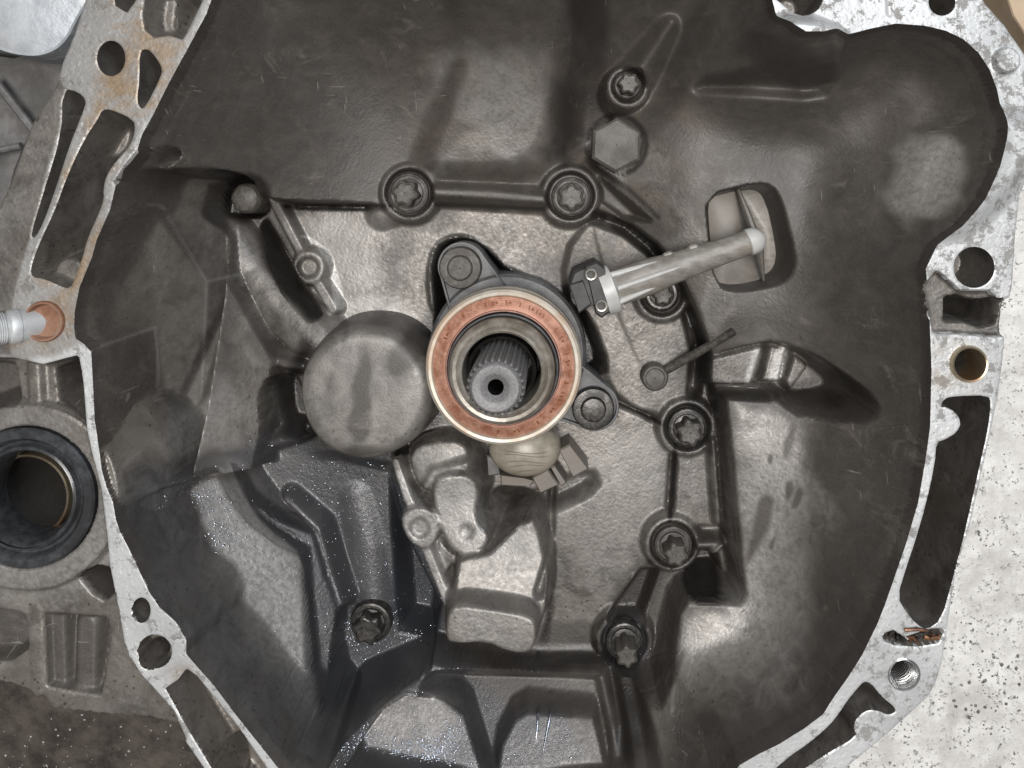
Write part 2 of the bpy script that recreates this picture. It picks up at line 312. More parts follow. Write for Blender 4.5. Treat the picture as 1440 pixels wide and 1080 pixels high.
def tubeform(pts, k=10, lab=None, m=20):   # half-round swelling: (px,py,z_axis,r)
    Q = [(*W(p[0], p[1], p[2]), p[2], p[3]) for p in pts]; A = np.array([q[:2] for q in Q]); sl = sub(A, 120); X, Y = UU[sl], VV[sl]; c = np.full(X.shape, -999., np.float32)
    for a, b in zip(Q[:-1], Q[1:]):
        ex, ey = b[0]-a[0], b[1]-a[1]; t = np.clip(((X-a[0])*ex+(Y-a[1])*ey)/(ex*ex+ey*ey+1e-9), 0, 1)
        d = np.hypot(X-a[0]-t*ex, Y-a[1]-t*ey); r = a[3]+(b[3]-a[3])*t; zz = a[2]+(b[2]-a[2])*t
        q = zz+np.sqrt(np.maximum(r*r-d*d, 0))-np.where(d > r, (d-r)*4+0, 0); c = np.maximum(c, np.where(d < r+40, q, -999))
    h = H[sl]; n = smax(h, c, k); setlab(sl, c > h-1, lab); H[sl] = n
def facet(pts, soft=4, lab=None, z=None, sm=0):   # a plane face of the casting, blended into its surroundings
    if sm: pts = smoothpoly(pts, sm)
    P, co = plan(pts, z, False); sl = sub(P, soft+8); d = sdf(P, UU[sl], VV[sl]); snap(sl, d-soft); d = sdf(P, UU[sl], VV[sl]); snap(sl, d+soft, 0.6); d = sdf(P, UU[sl], VV[sl]); w_ = np.clip(0.5+0.5*d/soft, 0, 1)*sstep(4, 18, din[sl]); t = co(UU[sl], VV[sl])
    H[sl] = H[sl]*(1-w_)+t*w_; setlab(sl, (d > 0) & (din[sl] > 3), lab)
def folded(verts, tri, outline, soft):      # folded sheet of flat facets through given corners, laid over the wall
    Wp = {k: np.array([*W(x, y, z), z]) for k, (x, y, z) in verts.items()}; P = np.array([Wp[k][:2] for k in outline]); sl = sub(P, soft+8); X, Y = UU[sl], VV[sl]
    Z = np.full(X.shape, np.nan, np.float32)
    for t in tri:
        A, B, C = (Wp[k] for k in t); dt = (B[0]-A[0])*(C[1]-A[1])-(C[0]-A[0])*(B[1]-A[1])
        if abs(dt) < 1: continue
        l1 = ((X-A[0])*(C[1]-A[1])-(C[0]-A[0])*(Y-A[1]))/dt; l2 = ((B[0]-A[0])*(Y-A[1])-(X-A[0])*(B[1]-A[1]))/dt; m_ = (l1 > -.02) & (l2 > -.02) & (l1+l2 < 1.02)
        Z = np.where(m_, A[2]+l1*(B[2]-A[2])+l2*(C[2]-A[2]), Z)
    d = sdf(P, X, Y); w_ = sstep(0, 2*soft, d)*sstep(4, 18, din[sl])*np.isfinite(Z); H[sl] = H[sl]*(1-w_)+np.nan_to_num(Z)*w_
def swell(pts, z, amount, soft, sm=1, m=90):
    if sm: pts = smoothpoly(pts, sm)
    P, _ = plan(pts, z); sl = sub(P, m); d = sdf(P, UU[sl], VV[sl]); H[sl] += amount*sstep(-soft, soft, d)

OUTER = [(122,-160),(120,0),(104,50),(88,88),(80,120),(45,175),(14,260),(-4,300),(-110,330),(-110,500),(-110,960),(0,973),(48,991),(62,1009),(110,1015),(160,1019),(200,1022),(255,1035),(290,1085),(345,1190),(1100,1190),(1150,1112),(1190,1080),(1250,1030),(1305,980),(1316,960),(1325,930),(1334,870),(1345,800),(1365,735),(1384,650),(1403,560),(1411,500),(1415,440),(1424,400),(1428,330),(1434,275),(1450,235),(1465,180),(1462,130),(1440,75),(1412,35),(1385,5),(1360,-40),(1360,-160)]
BOWL = [(308,-30),(290,20),(262,72),(240,112),(214,164),(200,189),(192,214),(172,239),(164,255),(160,272),(155,294),(136,337),(129,362),(112,403),(105,437),(104,460),(106,476),(118,484),(128,495),(130,530),(133,590),(139,630),(143,660),(150,685),(159,706),(163,730),(170,750),(180,768),(194,798),(211,834),(224,853),(248,875),(262,900),(262,920),(275,935),(300,963),(330,1003),(395,1085),(470,1178),(700,1215),(960,1195),(1040,1076),(1068,1060),(1095,1047),(1132,1024),(1157,1005),(1173,980),(1193,952),(1212,922),(1234,877),(1245,849),(1262,800),(1275,762),(1291,707),(1301,650),(1305,622),(1308,600),(1310,520),(1307,440),(1302,378),(1318,345),(1345,318),(1374,280),(1394,235),(1404,195),(1408,155),(1402,125),(1392,98),(1376,74),(1355,55),(1330,43),(1300,36),(1260,33),(1225,40),(1190,49),(1165,47),(1145,53),(1120,53),(1105,44),(1092,24),(1085,-5),(1080,-85),(700,-95),(335,-80)]
raise_(OUTER, 0, 9, 4, 0, "mounting_flange", m=80)
P, _ = plan(BOWL, 0); ALL = (slice(0, NV), slice(0, NU)); din = sdf(P, UU, VV); snap(ALL, din); snap(ALL, din-4); din = sdf(P, UU, VV); LOCK |= np.abs(din) < 1.5*STEP; IW = sstep(4, 22, din).astype(np.float32); bowlmask = din > 0
def blur(A, n):
    for ax in (0, 1, 0, 1):
        pad = [(0, 0), (0, 0)]; pad[ax] = (n+1, n); c_ = np.cumsum(np.pad(A, pad, mode='edge'), axis=ax, dtype=np.float64)
        A = ((c_[2*n+1:, :]-c_[:-2*n-1, :]) if ax == 0 else (c_[:, 2*n+1:]-c_[:, :-2*n-1]))/(2*n+1)
    return A.astype(np.float32)
dp = np.maximum(din, 0); core = -300*(1-np.exp(-dp/(118.-66*sstep(860, 1030, UU)*sstep(780, 960, VV)))); q_ = sstep(25, 80, din); core = core*(1-q_)+blur(core, 22)*q_
base = np.where(din > 0, core-np.minimum(3*dp, 12), 999)
H = np.where(bowlmask, np.minimum(H, base), H); LAB[bowlmask] = 0
H[:] = H
FL = "mounting_flange"
# --- undulations of the bell wall
swell([(618,-60),(655,60),(590,190),(575,245),(700,250),(765,225),(790,150),(800,40),(800,-60)], -180, 34, 30)
swell([(820,-60),(800,120),(800,240),(930,170),(960,60),(1010,-40)], -200, -60, 34)
swell([(1020,70),(1080,110),(1150,120),(1135,80),(1080,60)], -180, 46, 15)
swell([(960,120),(1050,135),(1140,140),(1150,120),(1080,112)], -200, -44, 14)
swell([(1150,190),(1180,150),(1260,140),(1290,200),(1270,260),(1210,290),(1160,290)], -180, 34, 60)
swell([(1270,190),(1360,170),(1385,210),(1330,290),(1270,330),(1235,300)], -150, 22, 20)

raise_([(945,205,-205),(1010,165,-215),(1125,222,-205),(1150,290,-200),(1182,395,-195),(1195,500,-190),(1130,495,-205),(1090,476,-212),(1010,490,-222),(992,480,-226),(962,410,-226),(938,330,-226),(930,280,-222)], None, 0.8, 60, 50, "ledge", m=120, sm=2)
# --- left wall facets
LW = dict(a=(160,256,-38), b=(206,287,-104), c=(228,289,-146), d=(291,396,-200), e=(285,560,-226), f=(219,460,-150), g=(142,487,-52), p=(150,320,-46), q=(122,402,-34), h=(332,290,-258), i=(339,386,-268), j=(332,246,-256), k=(250,238,-166), l=(226,630,-186), o=(158,650,-74), n=(318,640,-264), r=(170,246,-44))
folded(LW, "rka kcb kbr bar kjh khc chi cid abp bfq bqp bcd bdf def qfg flo fog fel die inl iel ".split(), "rkjhinlogqpa", 6)
EDGES = [[(205,288,-114),(226,288,-156),(291,396,-210),(286,500,-218),(283,560,-236)], [(291,396,-212),(338,386,-284)], [(141,487,-70),(219,460,-168),(224,560,-178)], [(334,318,-285),(340,400,-290)]]
cut([(226,238),(221,227),(236,207),(248,205),(251,216),(242,230)], -58, -130, 6, 3, 4, sm=1); swell([(200,258),(208,264),(243,226),(234,212),(218,232)], -80, -14, 3, 0)
# --- cover plate recess
COVER = [(366,262),(395,283),(470,289),(560,288),(640,284),(720,287),(770,292),(835,300),(882,318),(915,345),(947,385),(975,450),(990,490),(1000,545),(1008,620),(1016,740),(1036,845),(962,848),(950,880),(915,935),(860,925),(760,925),(640,905),(560,880),(500,872),(470,800),(448,740),(405,695),(385,640),(392,560),(400,500),(345,380),(338,330),(315,300),(322,262)]
cut(COVER, -285, -300, 5, 6, 8, "cover_plate", m=60)
H_ = H.copy()
# lower right ledge
raise_([(1021,560,-212),(1050,838,-205),(1042,852,-204),(968,848,-212),(957,868,-214),(948,950,-200),(944,1010,-190),(955,1100,-160),(1060,1120,-110),(1180,980,-100),(1240,840,-100),(1280,700,-90),(1285,560,-110),(1200,590,-160),(1120,584,-190),(1090,560,-204)], None, 7, 12, 14, "ledge", m=70)
raise_([(966,864,-214),(952,950,-203),(947,1010,-193),(958,1100,-166),(1100,1100,-120),(1100,900,-185)], None, 3.0, 8, 12, "ledge", m=70)
# pocket with fins to the right
cut([(1004,498),(1050,486),(1090,478),(1128,492),(1165,515),(1193,540),(1190,566),(1150,578),(1112,574),(1085,556),(1020,552),(1004,540)], -212, -288, 5, 8, 10, "ledge", sm=1)
raise_([(1000,505,-235),(1072,488,-238),(1056,540,-238),(1000,540,-238)], None, 6, 5, 5, "ledge", m=30)
for a in ([(1084,487),(1106,490),(1096,536),(1072,536)], [(1118,500),(1136,516),(1112,548),(1106,536)]): raise_(a, -246, 5, 5, 5, "rib", m=26)
cut([(1010,544),(1088,545),(1080,562),(1015,560)], -214, -262, 5, 6, 6, "ledge")
# opening for the pipe
cut([(992,276),(1062,259),(1082,262),(1094,280),(1106,340),(1110,368),(1102,390),(1085,400),(1040,410),(1008,404),(996,330)], -222, -350, 9, 4, 6, "ledge", sm=1)
# plate lobe right of the bearing, grooves
swell([(835,300),(905,335),(950,400),(985,480),(960,590),(875,572),(835,500),(800,440),(790,360)], -300, 12, 6, 1)
ridge([(822,300),(880,322),(915,350),(945,392),(968,440),(980,490),(975,560)], 10, -300, groove=26)
ridge([(950,622),(946,680),(941,742)], 7, -300, groove=20)
ridge([(868,566),(905,582),(932,597)], 5, -300, groove=16)
raise_([(955,622,-288),(1004,616,-288),(1010,740,-288),(948,738,-288)], None, 4, 6, 5, "cover_plate", m=20)
ridge([(1003,622),(1011,735)], 4, -268, 3, 5, 5, "rib")
ridge([(992,792),(1016,768)], 4, -262, 4, 4, 4, "rib"); ridge([(975,768),(1015,767)], 5, -266, 4, 4, 4, "rib")
cut([(978,776),(1010,772),(1022,814),(972,816),(962,804)], -290, -350, 5, 6, 8, "cover_plate")
# bead between the upper bolts; edges
ridge([(612,270,-250,6),(690,274,-252,7),(770,281,-256,6)], 6, -252, 2.5, 5, 6, "rib")
cut([(405,285),(545,288),(540,298),(410,296)], -285, -318, 5, 4, 6, "cover_plate")
# plate bracket under the plug
raise_([(838,232,-262),(860,222,-258),(905,190,-250),(935,196,-246),(930,260,-252),(918,302,-262),(900,290,-268),(870,258,-268)], None, 3, 5, 5, "bracket_plate", m=26)
cut([(838,236),(895,292),(912,310),(880,312),(840,285)], -270, -306, 4, 5, 6, "cover_plate")
ridge([(905,92,-215,5),(925,62,-195,4),(945,30,-172,3)], 5, -200, 1.6, 8, 12)
# --- bolt pits and bosses
cut([(318,258),(345,246),(372,252),(378,275),(368,310),(330,312),(318,290)], -262, -335, 7, 4, 8, "cover_plate", sm=1)
def bossring(px, py, r, z=-276, zc=-290, lab="bolt_boss"):
    raise_(circ(px, py, r+9), z, 4, 6, 8, lab, m=40); cut(circ(px, py, r+1), z, zc, 6, 3, 3, lab)
for q in ((575,271,32,-274,-284), (802,275,32,-274,-284), (931,414,29,-276,-290), (967,602,31,-278,-292), (946,766,30,-276,-290), (878,902,31,-274,-288), (523,875,31,-274,-288), (883,122,21,-254,-262)): bossring(*q)
tubeform([(540,300,-312,30),(575,285,-310,34)], 12); 
raise_([(610,345),(640,330),(672,338),(700,372),(745,392),(770,420),(640,470),(606,440),(600,390)], -294, 4, 5, 6, None, m=20, sm=1)
cut([(604,350),(638,332),(676,338),(720,385),(770,400),(800,430),(830,440),(860,520),(835,540),(700,600),(600,540),(612,440)], -294, -380, 5, 8, 10, "cover_plate", sm=1)
# --- arm and ribs upper left
tubeform([(330,338,-306,46),(356,385,-302,46),(400,430,-296,46),(450,475,-286,48)], 14, "bolt_boss")
ridge([(364,245,-262,8),(396,305,-272,9),(433,375,-276,9)], 9, -272, 6, 4, 4, "rib"); ridge([(433,375,-276,9),(468,434,-270,10)], 9, -274, 6, 4, 4, "rib")
raise_(circ(433,376,24), -270, 6, 5, 5, "rib", m=30); cut(circ(433,376,15), -270, -281, 5, 2, 2, "rib")
cut([(372,302),(424,392),(456,440),(446,444),(410,408),(378,360),(362,320)], -292, -350, 5, 6, 8, "cover_plate")
ridge([(362,500,-262,5),(402,512,-245,6),(425,515,-235,6)], 5, -250, 3, 5, 8, "rib"); ridge([(382,625,-262,5),(408,614,-248,7),(432,600,-240,6)], 5, -250, 3, 5, 8, "rib")
cut([(385,530),(412,520),(430,560),(440,610),(415,606),(392,600)], -290, -345, 4, 8, 10, "cover_plate", sm=1)
# --- lower left buttress and wet ramp
facet([(322,640,-292),(400,640,-300),(480,640,-304),(560,660,-306),(600,900,-306),(520,935,-300),(455,1000,-290),(440,900,-296),(432,780,-300),(355,715,-296)], 9)
facet([(170,700,-100),(232,672,-190),(250,740,-186),(262,860,-160),(240,850,-110),(200,790,-70)], 8)
facet([(262,668,-196),(318,651,-214),(338,690,-214),(360,722,-212),(394,755,-212),(430,779,-212),(438,850,-200),(446,930,-184),(456,1020,-164),(480,1130,-140),(400,1120,-100),(330,1000,-92),(262,890,-90),(212,800,-92),(205,720,-130)], 14, "buttress")
facet([(319,651,-214),(336,655,-250),(362,690,-266),(400,722,-270),(445,745,-270),(462,800,-268),(480,852,-264),(470,960,-262),(446,1020,-190),(437,930,-188),(429,850,-202),(425,779,-214),(392,755,-214),(355,722,-214)], 2.5, None)
ridge([(402,703,-264,4),(447,745,-262,4),(462,800,-258,4),(478,850,-252,4)], 4, -260, 2.5, 5, 5, "rib")
tubeform([(505,690,-341,40),(520,760,-338,44),(530,845,-332,44)], 14, None)
cut([(545,655),(575,760),(620,850),(612,900),(560,890),(555,820),(548,740)], -300, -375, 4, 10, 12, "cover_plate")
facet([(620,925,-292),(770,925,-290),(850,930,-280),(862,990,-240),(880,1110,-175),(670,1110,-190),(650,1000,-250)], 22)
facet([(508,1022,-196),(545,978,-206),(575,969,-208),(625,982,-204),(655,1004,-196),(690,1110,-150),(600,1130,-140),(450,1110,-130),(450,1050,-165)], 5, "buttress")
facet([(722,1008,-206),(742,997,-210),(792,1000,-210),(836,1004,-206),(848,1045,-186),(862,1120,-150),(690,1120,-150),(702,1045,-190)], 5, "buttress")
ridge([(872,935),(884,985),(886,1050)], 26, -270, groove=58)
# --- fork bracket castings
ridge([(556,650,-240,8),(572,698,-232,9),(590,738,-226,9)], 8, -235, 9, 3, 3, "rib"); ridge([(596,764,-226,9),(613,805,-224,9),(632,852,-216,9)], 8, -226, 9, 3, 3, "rib")
raise_([(562,735),(570,720),(590,712),(610,720),(619,740),(612,764),(596,773),(575,764)], -220, 8, 6, 6, "rib", m=30, sm=1); cut(circ(590,743,14), -220, -226, 4, 2, 2, "rib")
cut([(690,684),(756,690),(764,708),(742,730),(724,752),(700,748),(684,720)], -298, -390, 5, 8, 10, "cover_plate", sm=1); swell([(750,692),(832,662),(840,686),(780,716),(742,732)], -300, -34, 12)
raise_([(576,638,-262),(602,622,-258),(650,620,-255),(662,650,-252),(652,662,-248),(610,674,-250),(596,690,-256),(580,668,-262)], None, 4, 8, 10, "pivot_bracket", m=40, sm=1)
ridge([(600,684,-240,5),(610,668,-238,6),(654,656,-236,6)], 6, -238, 2.5, 6, 8, "pivot_bracket")
raise_([(590,690),(622,700),(640,790),(620,795),(600,720)], -285, 3, 8, 8, "pivot_bracket", m=30)
raise_([(611,676,-222),(630,669,-222),(656,668,-224),(674,684,-226),(668,718,-224),(672,738,-218),(690,756,-216),(676,778,-212),(647,784,-212),(622,754,-220),(609,706,-224)], None, 4, 10, 8, "pivot_bracket", m=40, sm=1)
swell(circ(655,750,9), -214, -3, 6, 0)
raise_([(617,760),(643,786),(627,802),(618,785)], -240, 5, 4, 4, "pivot_bracket", m=20)
raise_([(645,788,-200),(690,778,-205),(730,738,-225),(750,730,-230),(757,745,-226),(769,800,-205),(768,852,-192),(758,885,-190),(640,850,-186),(640,825,-190)], None, 7, 10, 8, "sump_block", m=40)
raise_([(629,862,-146),(642,850,-146),(690,856,-146),(745,866,-146),(755,878,-144),(752,914,-142),(734,922,-142),(702,914,-142),(688,904,-142),(634,907,-142),(625,896,-143)], None, 8, 14, 5, "sump_block", m=40, sm=1)
ridge([(765,740,0,4),(776,800,0,4),(772,870,0,5),(755,925,0,6)], 8, -300, groove=22)
tubeform([(694,715,-330,12),(716,716,-322,13)], 5, "pivot_bracket")
ridge([(742,1000),(742,1001)], 2, -400)
raise_([(893,820,-280),(912,815,-280),(905,870,-272),(880,870,-272)], None, 3, 6, 8, None, m=30)
cut([(900,800),(930,800),(905,872),(865,875),(855,862)], -296, -330, 3, 6, 8, "cover_plate")

# --- mounting flange, right side
cut(circ(1130,-6,28), 0, -95, 9, 3, 6, FL); cut([(1085,-6),(1130,-40),(1158,-6),(1130,24),(1108,12)], 0, -30, 6, 3, 6, FL)
cut(circ(1325,3,19), 0, -200, 14, 3, 4, FL); cut(circ(1370,376,29,40), 0, -90, 40, 2, 3, FL)
cut([(1318,378),(1300,400),(1312,470),(1335,470),(1400,475),(1440,470),(1440,418),(1404,420),(1392,408),(1352,408)], 0, -14, 4, 5, 4, FL)
cut([(1329,418),(1346,415),(1362,421),(1378,422),(1404,417),(1401,440),(1398,455),(1378,460),(1355,452),(1328,452)], -14, -330, 16, 2, 4, FL)
cut([(1322,574),(1328,560),(1345,557),(1390,556),(1394,566),(1390,602),(1378,655),(1358,745),(1341,812),(1324,872),(1304,886),(1291,880),(1275,862),(1262,840),(1275,797),(1287,762),(1303,707),(1315,651),(1317,622),(1330,618),(1346,608),(1352,594),(1344,580),(1330,572)], 0, -400, 10, 3, 6, FL, sm=1)
cut([(1240,892),(1256,886),(1272,896),(1310,884),(1330,884),(1320,905),(1290,910),(1258,908),(1243,902)], 0, -28, 5, 4, 5, FL)
raise_(circ(1263,868,17), -3, 8, 6, 3, FL, m=20)
raise_(circ(1332,594,17), -4, 8, 12, 3, FL, m=18)
cut([(1208,966),(1216,958),(1226,962),(1240,980),(1258,994),(1260,1002),(1248,1006),(1236,1000),(1222,998),(1206,1008),(1200,1024),(1206,1036),(1160,1062),(1120,1090),(1060,1110),(1105,1068),(1140,1044),(1165,1022),(1180,1004),(1192,985)], 0, -120, 9, 3, 8, FL, sm=1)
raise_(circ(1224,1018,19), -14, 9, 3, 4, FL, m=20)
cut(circ(1271,948,19), 0, -130, 30, 2, 3, FL); cut(circ(1362,511,22), -2, -120, 30, 2, 3, FL)
raise_(circ(1362,511,33), -4, 3, 6, 5, FL, m=20); cut(circ(1362,511,22), 0, -120, 30, 2, 3, FL)
raise_(circ(1419,84,17), 12, 5, 8, 5, FL, m=24)
ridge([(1250,0,0,3),(1252,20,0,3)], 6, 0, groove=3)
# --- mounting flange, left side
cut([(-110,500),(20,503),(60,512),(110,499),(114,520),(117,540),(122,604),(130,640),(138,670),(144,695),(151,751),(155,795),(164,840),(175,905),(200,950),(245,1000),(262,1040),(258,1065),(150,1060),(-110,1040)], 0, -24, 6, 4, 6, "differential_case")
cut([(-60,300),(2,312),(5,370),(3,440),(-60,470)], -16, -390, 6, 4, 6, FL)
cut([(92,126),(112,130),(124,142),(119,158),(100,205),(80,268),(64,312),(52,335),(47,330),(66,268),(90,190)], -6, -390, 9, 3, 6, FL, sm=1)
cut([(143,155),(154,153),(188,168),(190,184),(183,205),(164,225),(149,247),(145,267),(146,280),(140,297),(122,337),(116,362),(101,403),(94,407),(62,392),(42,390),(45,368),(58,335),(76,298),(95,245),(118,196),(138,166)], 0, -400, 5, 3, 8, FL, sm=1); raise_([(140,158,-4),(118,196,-4),(95,245,-4),(76,298,-4),(58,335,-4),(46,366,-6),(50,394,-40),(88,386,-76),(108,325,-78),(124,266,-78),(145,208,-76),(152,172,-66)], None, 7, 8, 6, FL, m=40)
raise_([(152,178),(172,169),(186,180),(183,204),(165,224),(152,216),(146,198)], -66, 7, 16, 4, FL, m=30, sm=1); raise_(circ(98,383,21), -30, 8, 8, 4, FL, m=20); raise_(circ(107,172,15), -46, 7, 10, 4, FL, m=20)
cut([(196,72),(206,68),(216,76),(229,97),(224,112),(206,148),(198,154),(192,142),(196,112)], 0, -350, 9, 3, 6, FL, sm=1)
cut(circ(156,82,20,36,25), 0, -300, 14, 3, 4, FL)
cut([(206,-20),(200,20),(203,42),(216,53),(238,50),(256,56),(262,48),(285,0),(300,-30)], 0, -36, 3, 5, 8, FL); cut([(246,-20),(240,40),(258,50),(285,0)], -30, -80, 3, 5, 8, FL)
cut([(156,-30),(162,8),(178,18),(190,2),(198,-30)], 0, -90, 6, 4, 6, FL)
cut(circ(60,452,24), 0, -110, 20, 2, 3, FL)
cut([(68,520),(112,500),(119,540),(122,602),(98,582),(74,568)], -8, -380, 9, 4, 6, "differential_case"); cut([(-60,505),(18,510),(30,570),(-60,575)], -20, -70, 5, 4, 6, "differential_case"); ridge([(46,510),(50,575)], 9, -16, 3, 6, 5, "differential_case")
raise_(circ(36,700,131,60), -10, 3, 5, 5, "differential_case", m=40)
cut(circ(36,700,100,60), -10, -36, 8, 3, 3, "differential_case"); cut(circ(36,700,66,60), -36, -330, 30, 2, 3, "differential_case")
cut([(110,812),(124,800),(136,796),(152,800),(163,812),(160,832),(148,846),(130,836)], -22, -380, 12, 4, 6, "differential_case")
cut([(62,862),(150,868),(156,890),(142,978),(100,972),(66,965)], -24, -58, 3, 6, 8, "differential_case"); ridge([(82,865),(86,970)], 9, -34, 2.5, 7, 6, "differential_case"); ridge([(122,880),(120,975)], 14, -32, 2.0, 8, 6, "differential_case")
cut([(-60,852),(20,858),(38,866),(40,930),(-60,932)], -24, -52, 3, 6, 8, "differential_case", sm=1)
ridge([(52,855,-24,7),(52,975,-24,7)], 7, -20, 3, 6, 6, "differential_case")
raise_([(144,695),(141,662),(143,660),(150,685),(159,706),(163,730),(170,750),(180,768),(194,798),(211,834),(224,853),(248,875),(262,900),(262,922),(250,935),(228,950),(210,960),(196,945),(180,920),(172,880),(164,840),(155,795),(151,751)], 0, 8, 3, 3, FL, m=30)
cut(circ(199,858,13,30,18), 0, -110, 14, 2, 4, FL); cut(circ(218,916,24), 0, -30, 14, 2, 3, FL); cut(circ(224,911,13), -30, -140, 20, 2, 3, FL)
cut([(232,968),(250,956),(262,940),(276,950),(300,978),(335,1022),(372,1075),(400,1120),(345,1150),(300,1085),(262,1022)], 0, -62, 5, 3, 6, FL); ridge([(248,960,-40,4),(300,1040,-40,4),(345,1110,-40,4)], 4, -40, 5, 4, 4, FL)
cut([(318,1040),(342,1030),(350,1085),(335,1100)], -50, -120, 5, 5, 6, FL)

nb = np.stack([np.roll(np.roll(H, a, 0), b2, 1) for a in (-1, 0, 1) for b2 in (-1, 0, 1) if a or b2]); md = np.median(nb, 0)
H = np.where((np.abs(H-md) > 4) & (np.partition(nb, 6, 0)[6]-np.partition(nb, 1, 0)[1] < 14), md, H)
wi = sstep(7, 16, din); H = H*(1-wi)+blur(H, 1)*wi
wf = ((din < -0.5) & (H < -5)).astype(np.float32); H = H*(1-wf)+blur(H, 1)*wf
# casting irregularity: low waves plus chipped, uneven texture
def wave(sc, seed):
    r = np.random.default_rng(seed); out = np.zeros_like(H)
    for i in range(7):
        a = r.uniform(0, 6.28); f = (0.6+r.random()*1.2)/sc; out += np.sin(UU*f*math.cos(a)+VV*f*math.sin(a)+r.uniform(0, 6.28))
    return out/7
H += (wave(26, 1)*0.8+wave(9, 2)*0.2+wave(60, 3)*3.0)*np.where(din > 12, 1.0, 0.15).astype(np.float32)
G = rng.standard_normal(H.shape).astype(np.float32); G = (G+np.roll(G, 1, 0)+np.roll(G, 1, 1)+np.roll(G, (1, 1), (0, 1)))/4
H += G*np.where(din > 2, 0.16, 0.2).astype(np.float32)

# parts: majority-smoothed label of each face
Lc = LAB[:-1, :-1].copy()
for _ in range(2):
    best = np.zeros(Lc.shape, np.int16)-1; bl = Lc.copy()
    for v in range(len(NAMES)):
        m_ = (Lc == v).astype(np.int16); c = sum(np.roll(np.roll(m_, a, 0), b2, 1) for a in (-2, -1, 0, 1, 2) for b2 in (-2, -1, 0, 1, 2)); q = c > best; best = np.where(q, c, best); bl = np.where(q, v, bl)
    Lc = bl
def mean4(A): return (A[:-1, :-1]+A[1:, :-1]+A[1:, 1:]+A[:-1, 1:])*np.float32(.25)
HN, UN, VN = H, UU, VV
DINV, DPV = din, DP; DMAX = np.maximum.reduce([din[:-1, :-1], din[1:, :-1], din[1:, 1:], din[:-1, 1:]]); HMIN = np.minimum.reduce([H[:-1, :-1], H[1:, :-1], H[1:, 1:], H[:-1, 1:]]); H, UU, VV, din, LAB = mean4(H), mean4(UU), mean4(VV), mean4(din), Lc
# ------------------------------------------------------------------ stain maps (grime, painted shade, bare metal, oil) lying on the casting
PX = VX+(UU-VX)*D/(D-H); PY = VY+(VV-VY)*D/(D-H)
wob = wave(22, 5)*26+wave(9, 6)*12; wob2 = wave(30, 8)*26+wave(8, 9)*12
def region(pts, soft, sm=1):
    return sstep(-soft, soft, sdf(np.array(smoothpoly(pts, sm) if sm else pts), PX+wob*min(1, soft/25), PY+wob2*min(1, soft/25)))
INT = DMAX > 0.5; Lc[~INT & (Lc != LI["differential_case"])] = LI[FL]; POC = np.maximum.reduce([DP[:-1, :-1], DP[1:, :-1], DP[1:, 1:], DP[:-1, 1:]]) > 0.6
soot = np.where(INT, 0.97, 0.12).astype(np.float32)
soot = np.where(~INT & POC, 0.25, soot)  # deep flange pockets darkened, painted shade along with soot
clean = np.zeros_like(H)
for pts, s_, v in (
    ([(395,285),(620,292),(830,300),(925,360),(965,430),(985,500),(1000,620),(1010,740),(1000,760),(935,760),(900,830),(860,880),(770,880),(640,910),(600,800),(550,650),(440,470),(410,370)], 14, 1.0),
    ([(1020,560),(1110,590),(1150,640),(1180,720),(1150,800),(1130,880),(1130,970),(1040,1000),(950,1000),(955,860),(1040,850)], 30, 1.0),
    ([(600,60),(770,60),(780,210),(690,240),(600,215)], 34, 0.72), ([(1255,190),(1350,190),(1370,260),(1300,330),(1240,300)], 18, 0.85),
    ([(335,310),(450,450),(430,520),(340,440),(325,360)], 22, 0.80), ([(340,420),(370,480),(410,620),(330,650),(230,640),(250,560),(300,540)], 26, 0.78),
    ([(930,250),(990,300),(1010,430),(1020,480),(985,470),(960,400),(925,330)], 22, 0.62), ([(1020,470),(1120,440),(1140,520),(1010,500)], 25, 0.55),
    ([(820,220),(945,180),(930,310),(900,300)], 12, 0.72), ([(500,975),(650,975),(660,1010),(520,1030)], 14, 0.6),
    ([(480,1030),(560,975),(650,1000),(660,1060),(500,1050)], 22, 0.7), ([(700,1040),(740,996),(840,1004),(860,1090),(700,1090)], 24, 0.35), ([(760,930),(850,940),(850,1000),(730,990)], 24, 0.3),
    ([(480,680),(540,690),(550,840),(500,850)], 16, 0.55), ([(1000,495),(1130,485),(1140,545),(1000,545)], 10, 0.85)): clean = np.maximum(clean, region(pts, s_)*v)
def line(pts, w_, soft):
    best = np.full(H.shape, 1e9, np.float32)
    for a, b in zip(pts[:-1], pts[1:]):
        ex, ey = b[0]-a[0], b[1]-a[1]; t = np.clip(((PX-a[0])*ex+(PY-a[1])*ey)/(ex*ex+ey*ey), 0, 1); best = np.minimum(best, np.hypot(PX-a[0]-t*ex, PY-a[1]-t*ey))
    return 1-sstep(w_-soft, w_+soft, best)
for e in EDGES: clean = np.maximum(clean, line(e, 3.0, 3.0)*.6)
clean = np.maximum(clean, region([(150,260),(330,250),(335,400),(290,600),(150,640),(120,500),(120,400)], 20)*.42)
clean = np.maximum(clean, line([(1022,600),(1036,740),(1047,838),(1038,852),(970,849),(957,870),(949,950),(945,1000)], 3, 2)*.7)
clean = np.maximum(clean, line([(1132,494),(1165,515),(1193,540)], 2.5, 2)*.6); clean = np.maximum(clean, line([(510,1022),(545,976),(575,968),(650,988)], 3, 2)*.7)
clean = np.maximum(clean, region([(262,700),(300,655),(332,645),(450,760),(478,1000),(460,1100),(390,1090),(320,960),(275,850)], 44)*.88); clean = np.maximum(clean, region([(170,670),(262,640),(340,900),(450,1080),(380,1100),(250,900)], 40)*.74)
stain_shade = np.zeros_like(H)  # stains, plus shade painted on the slab's side face and in valleys
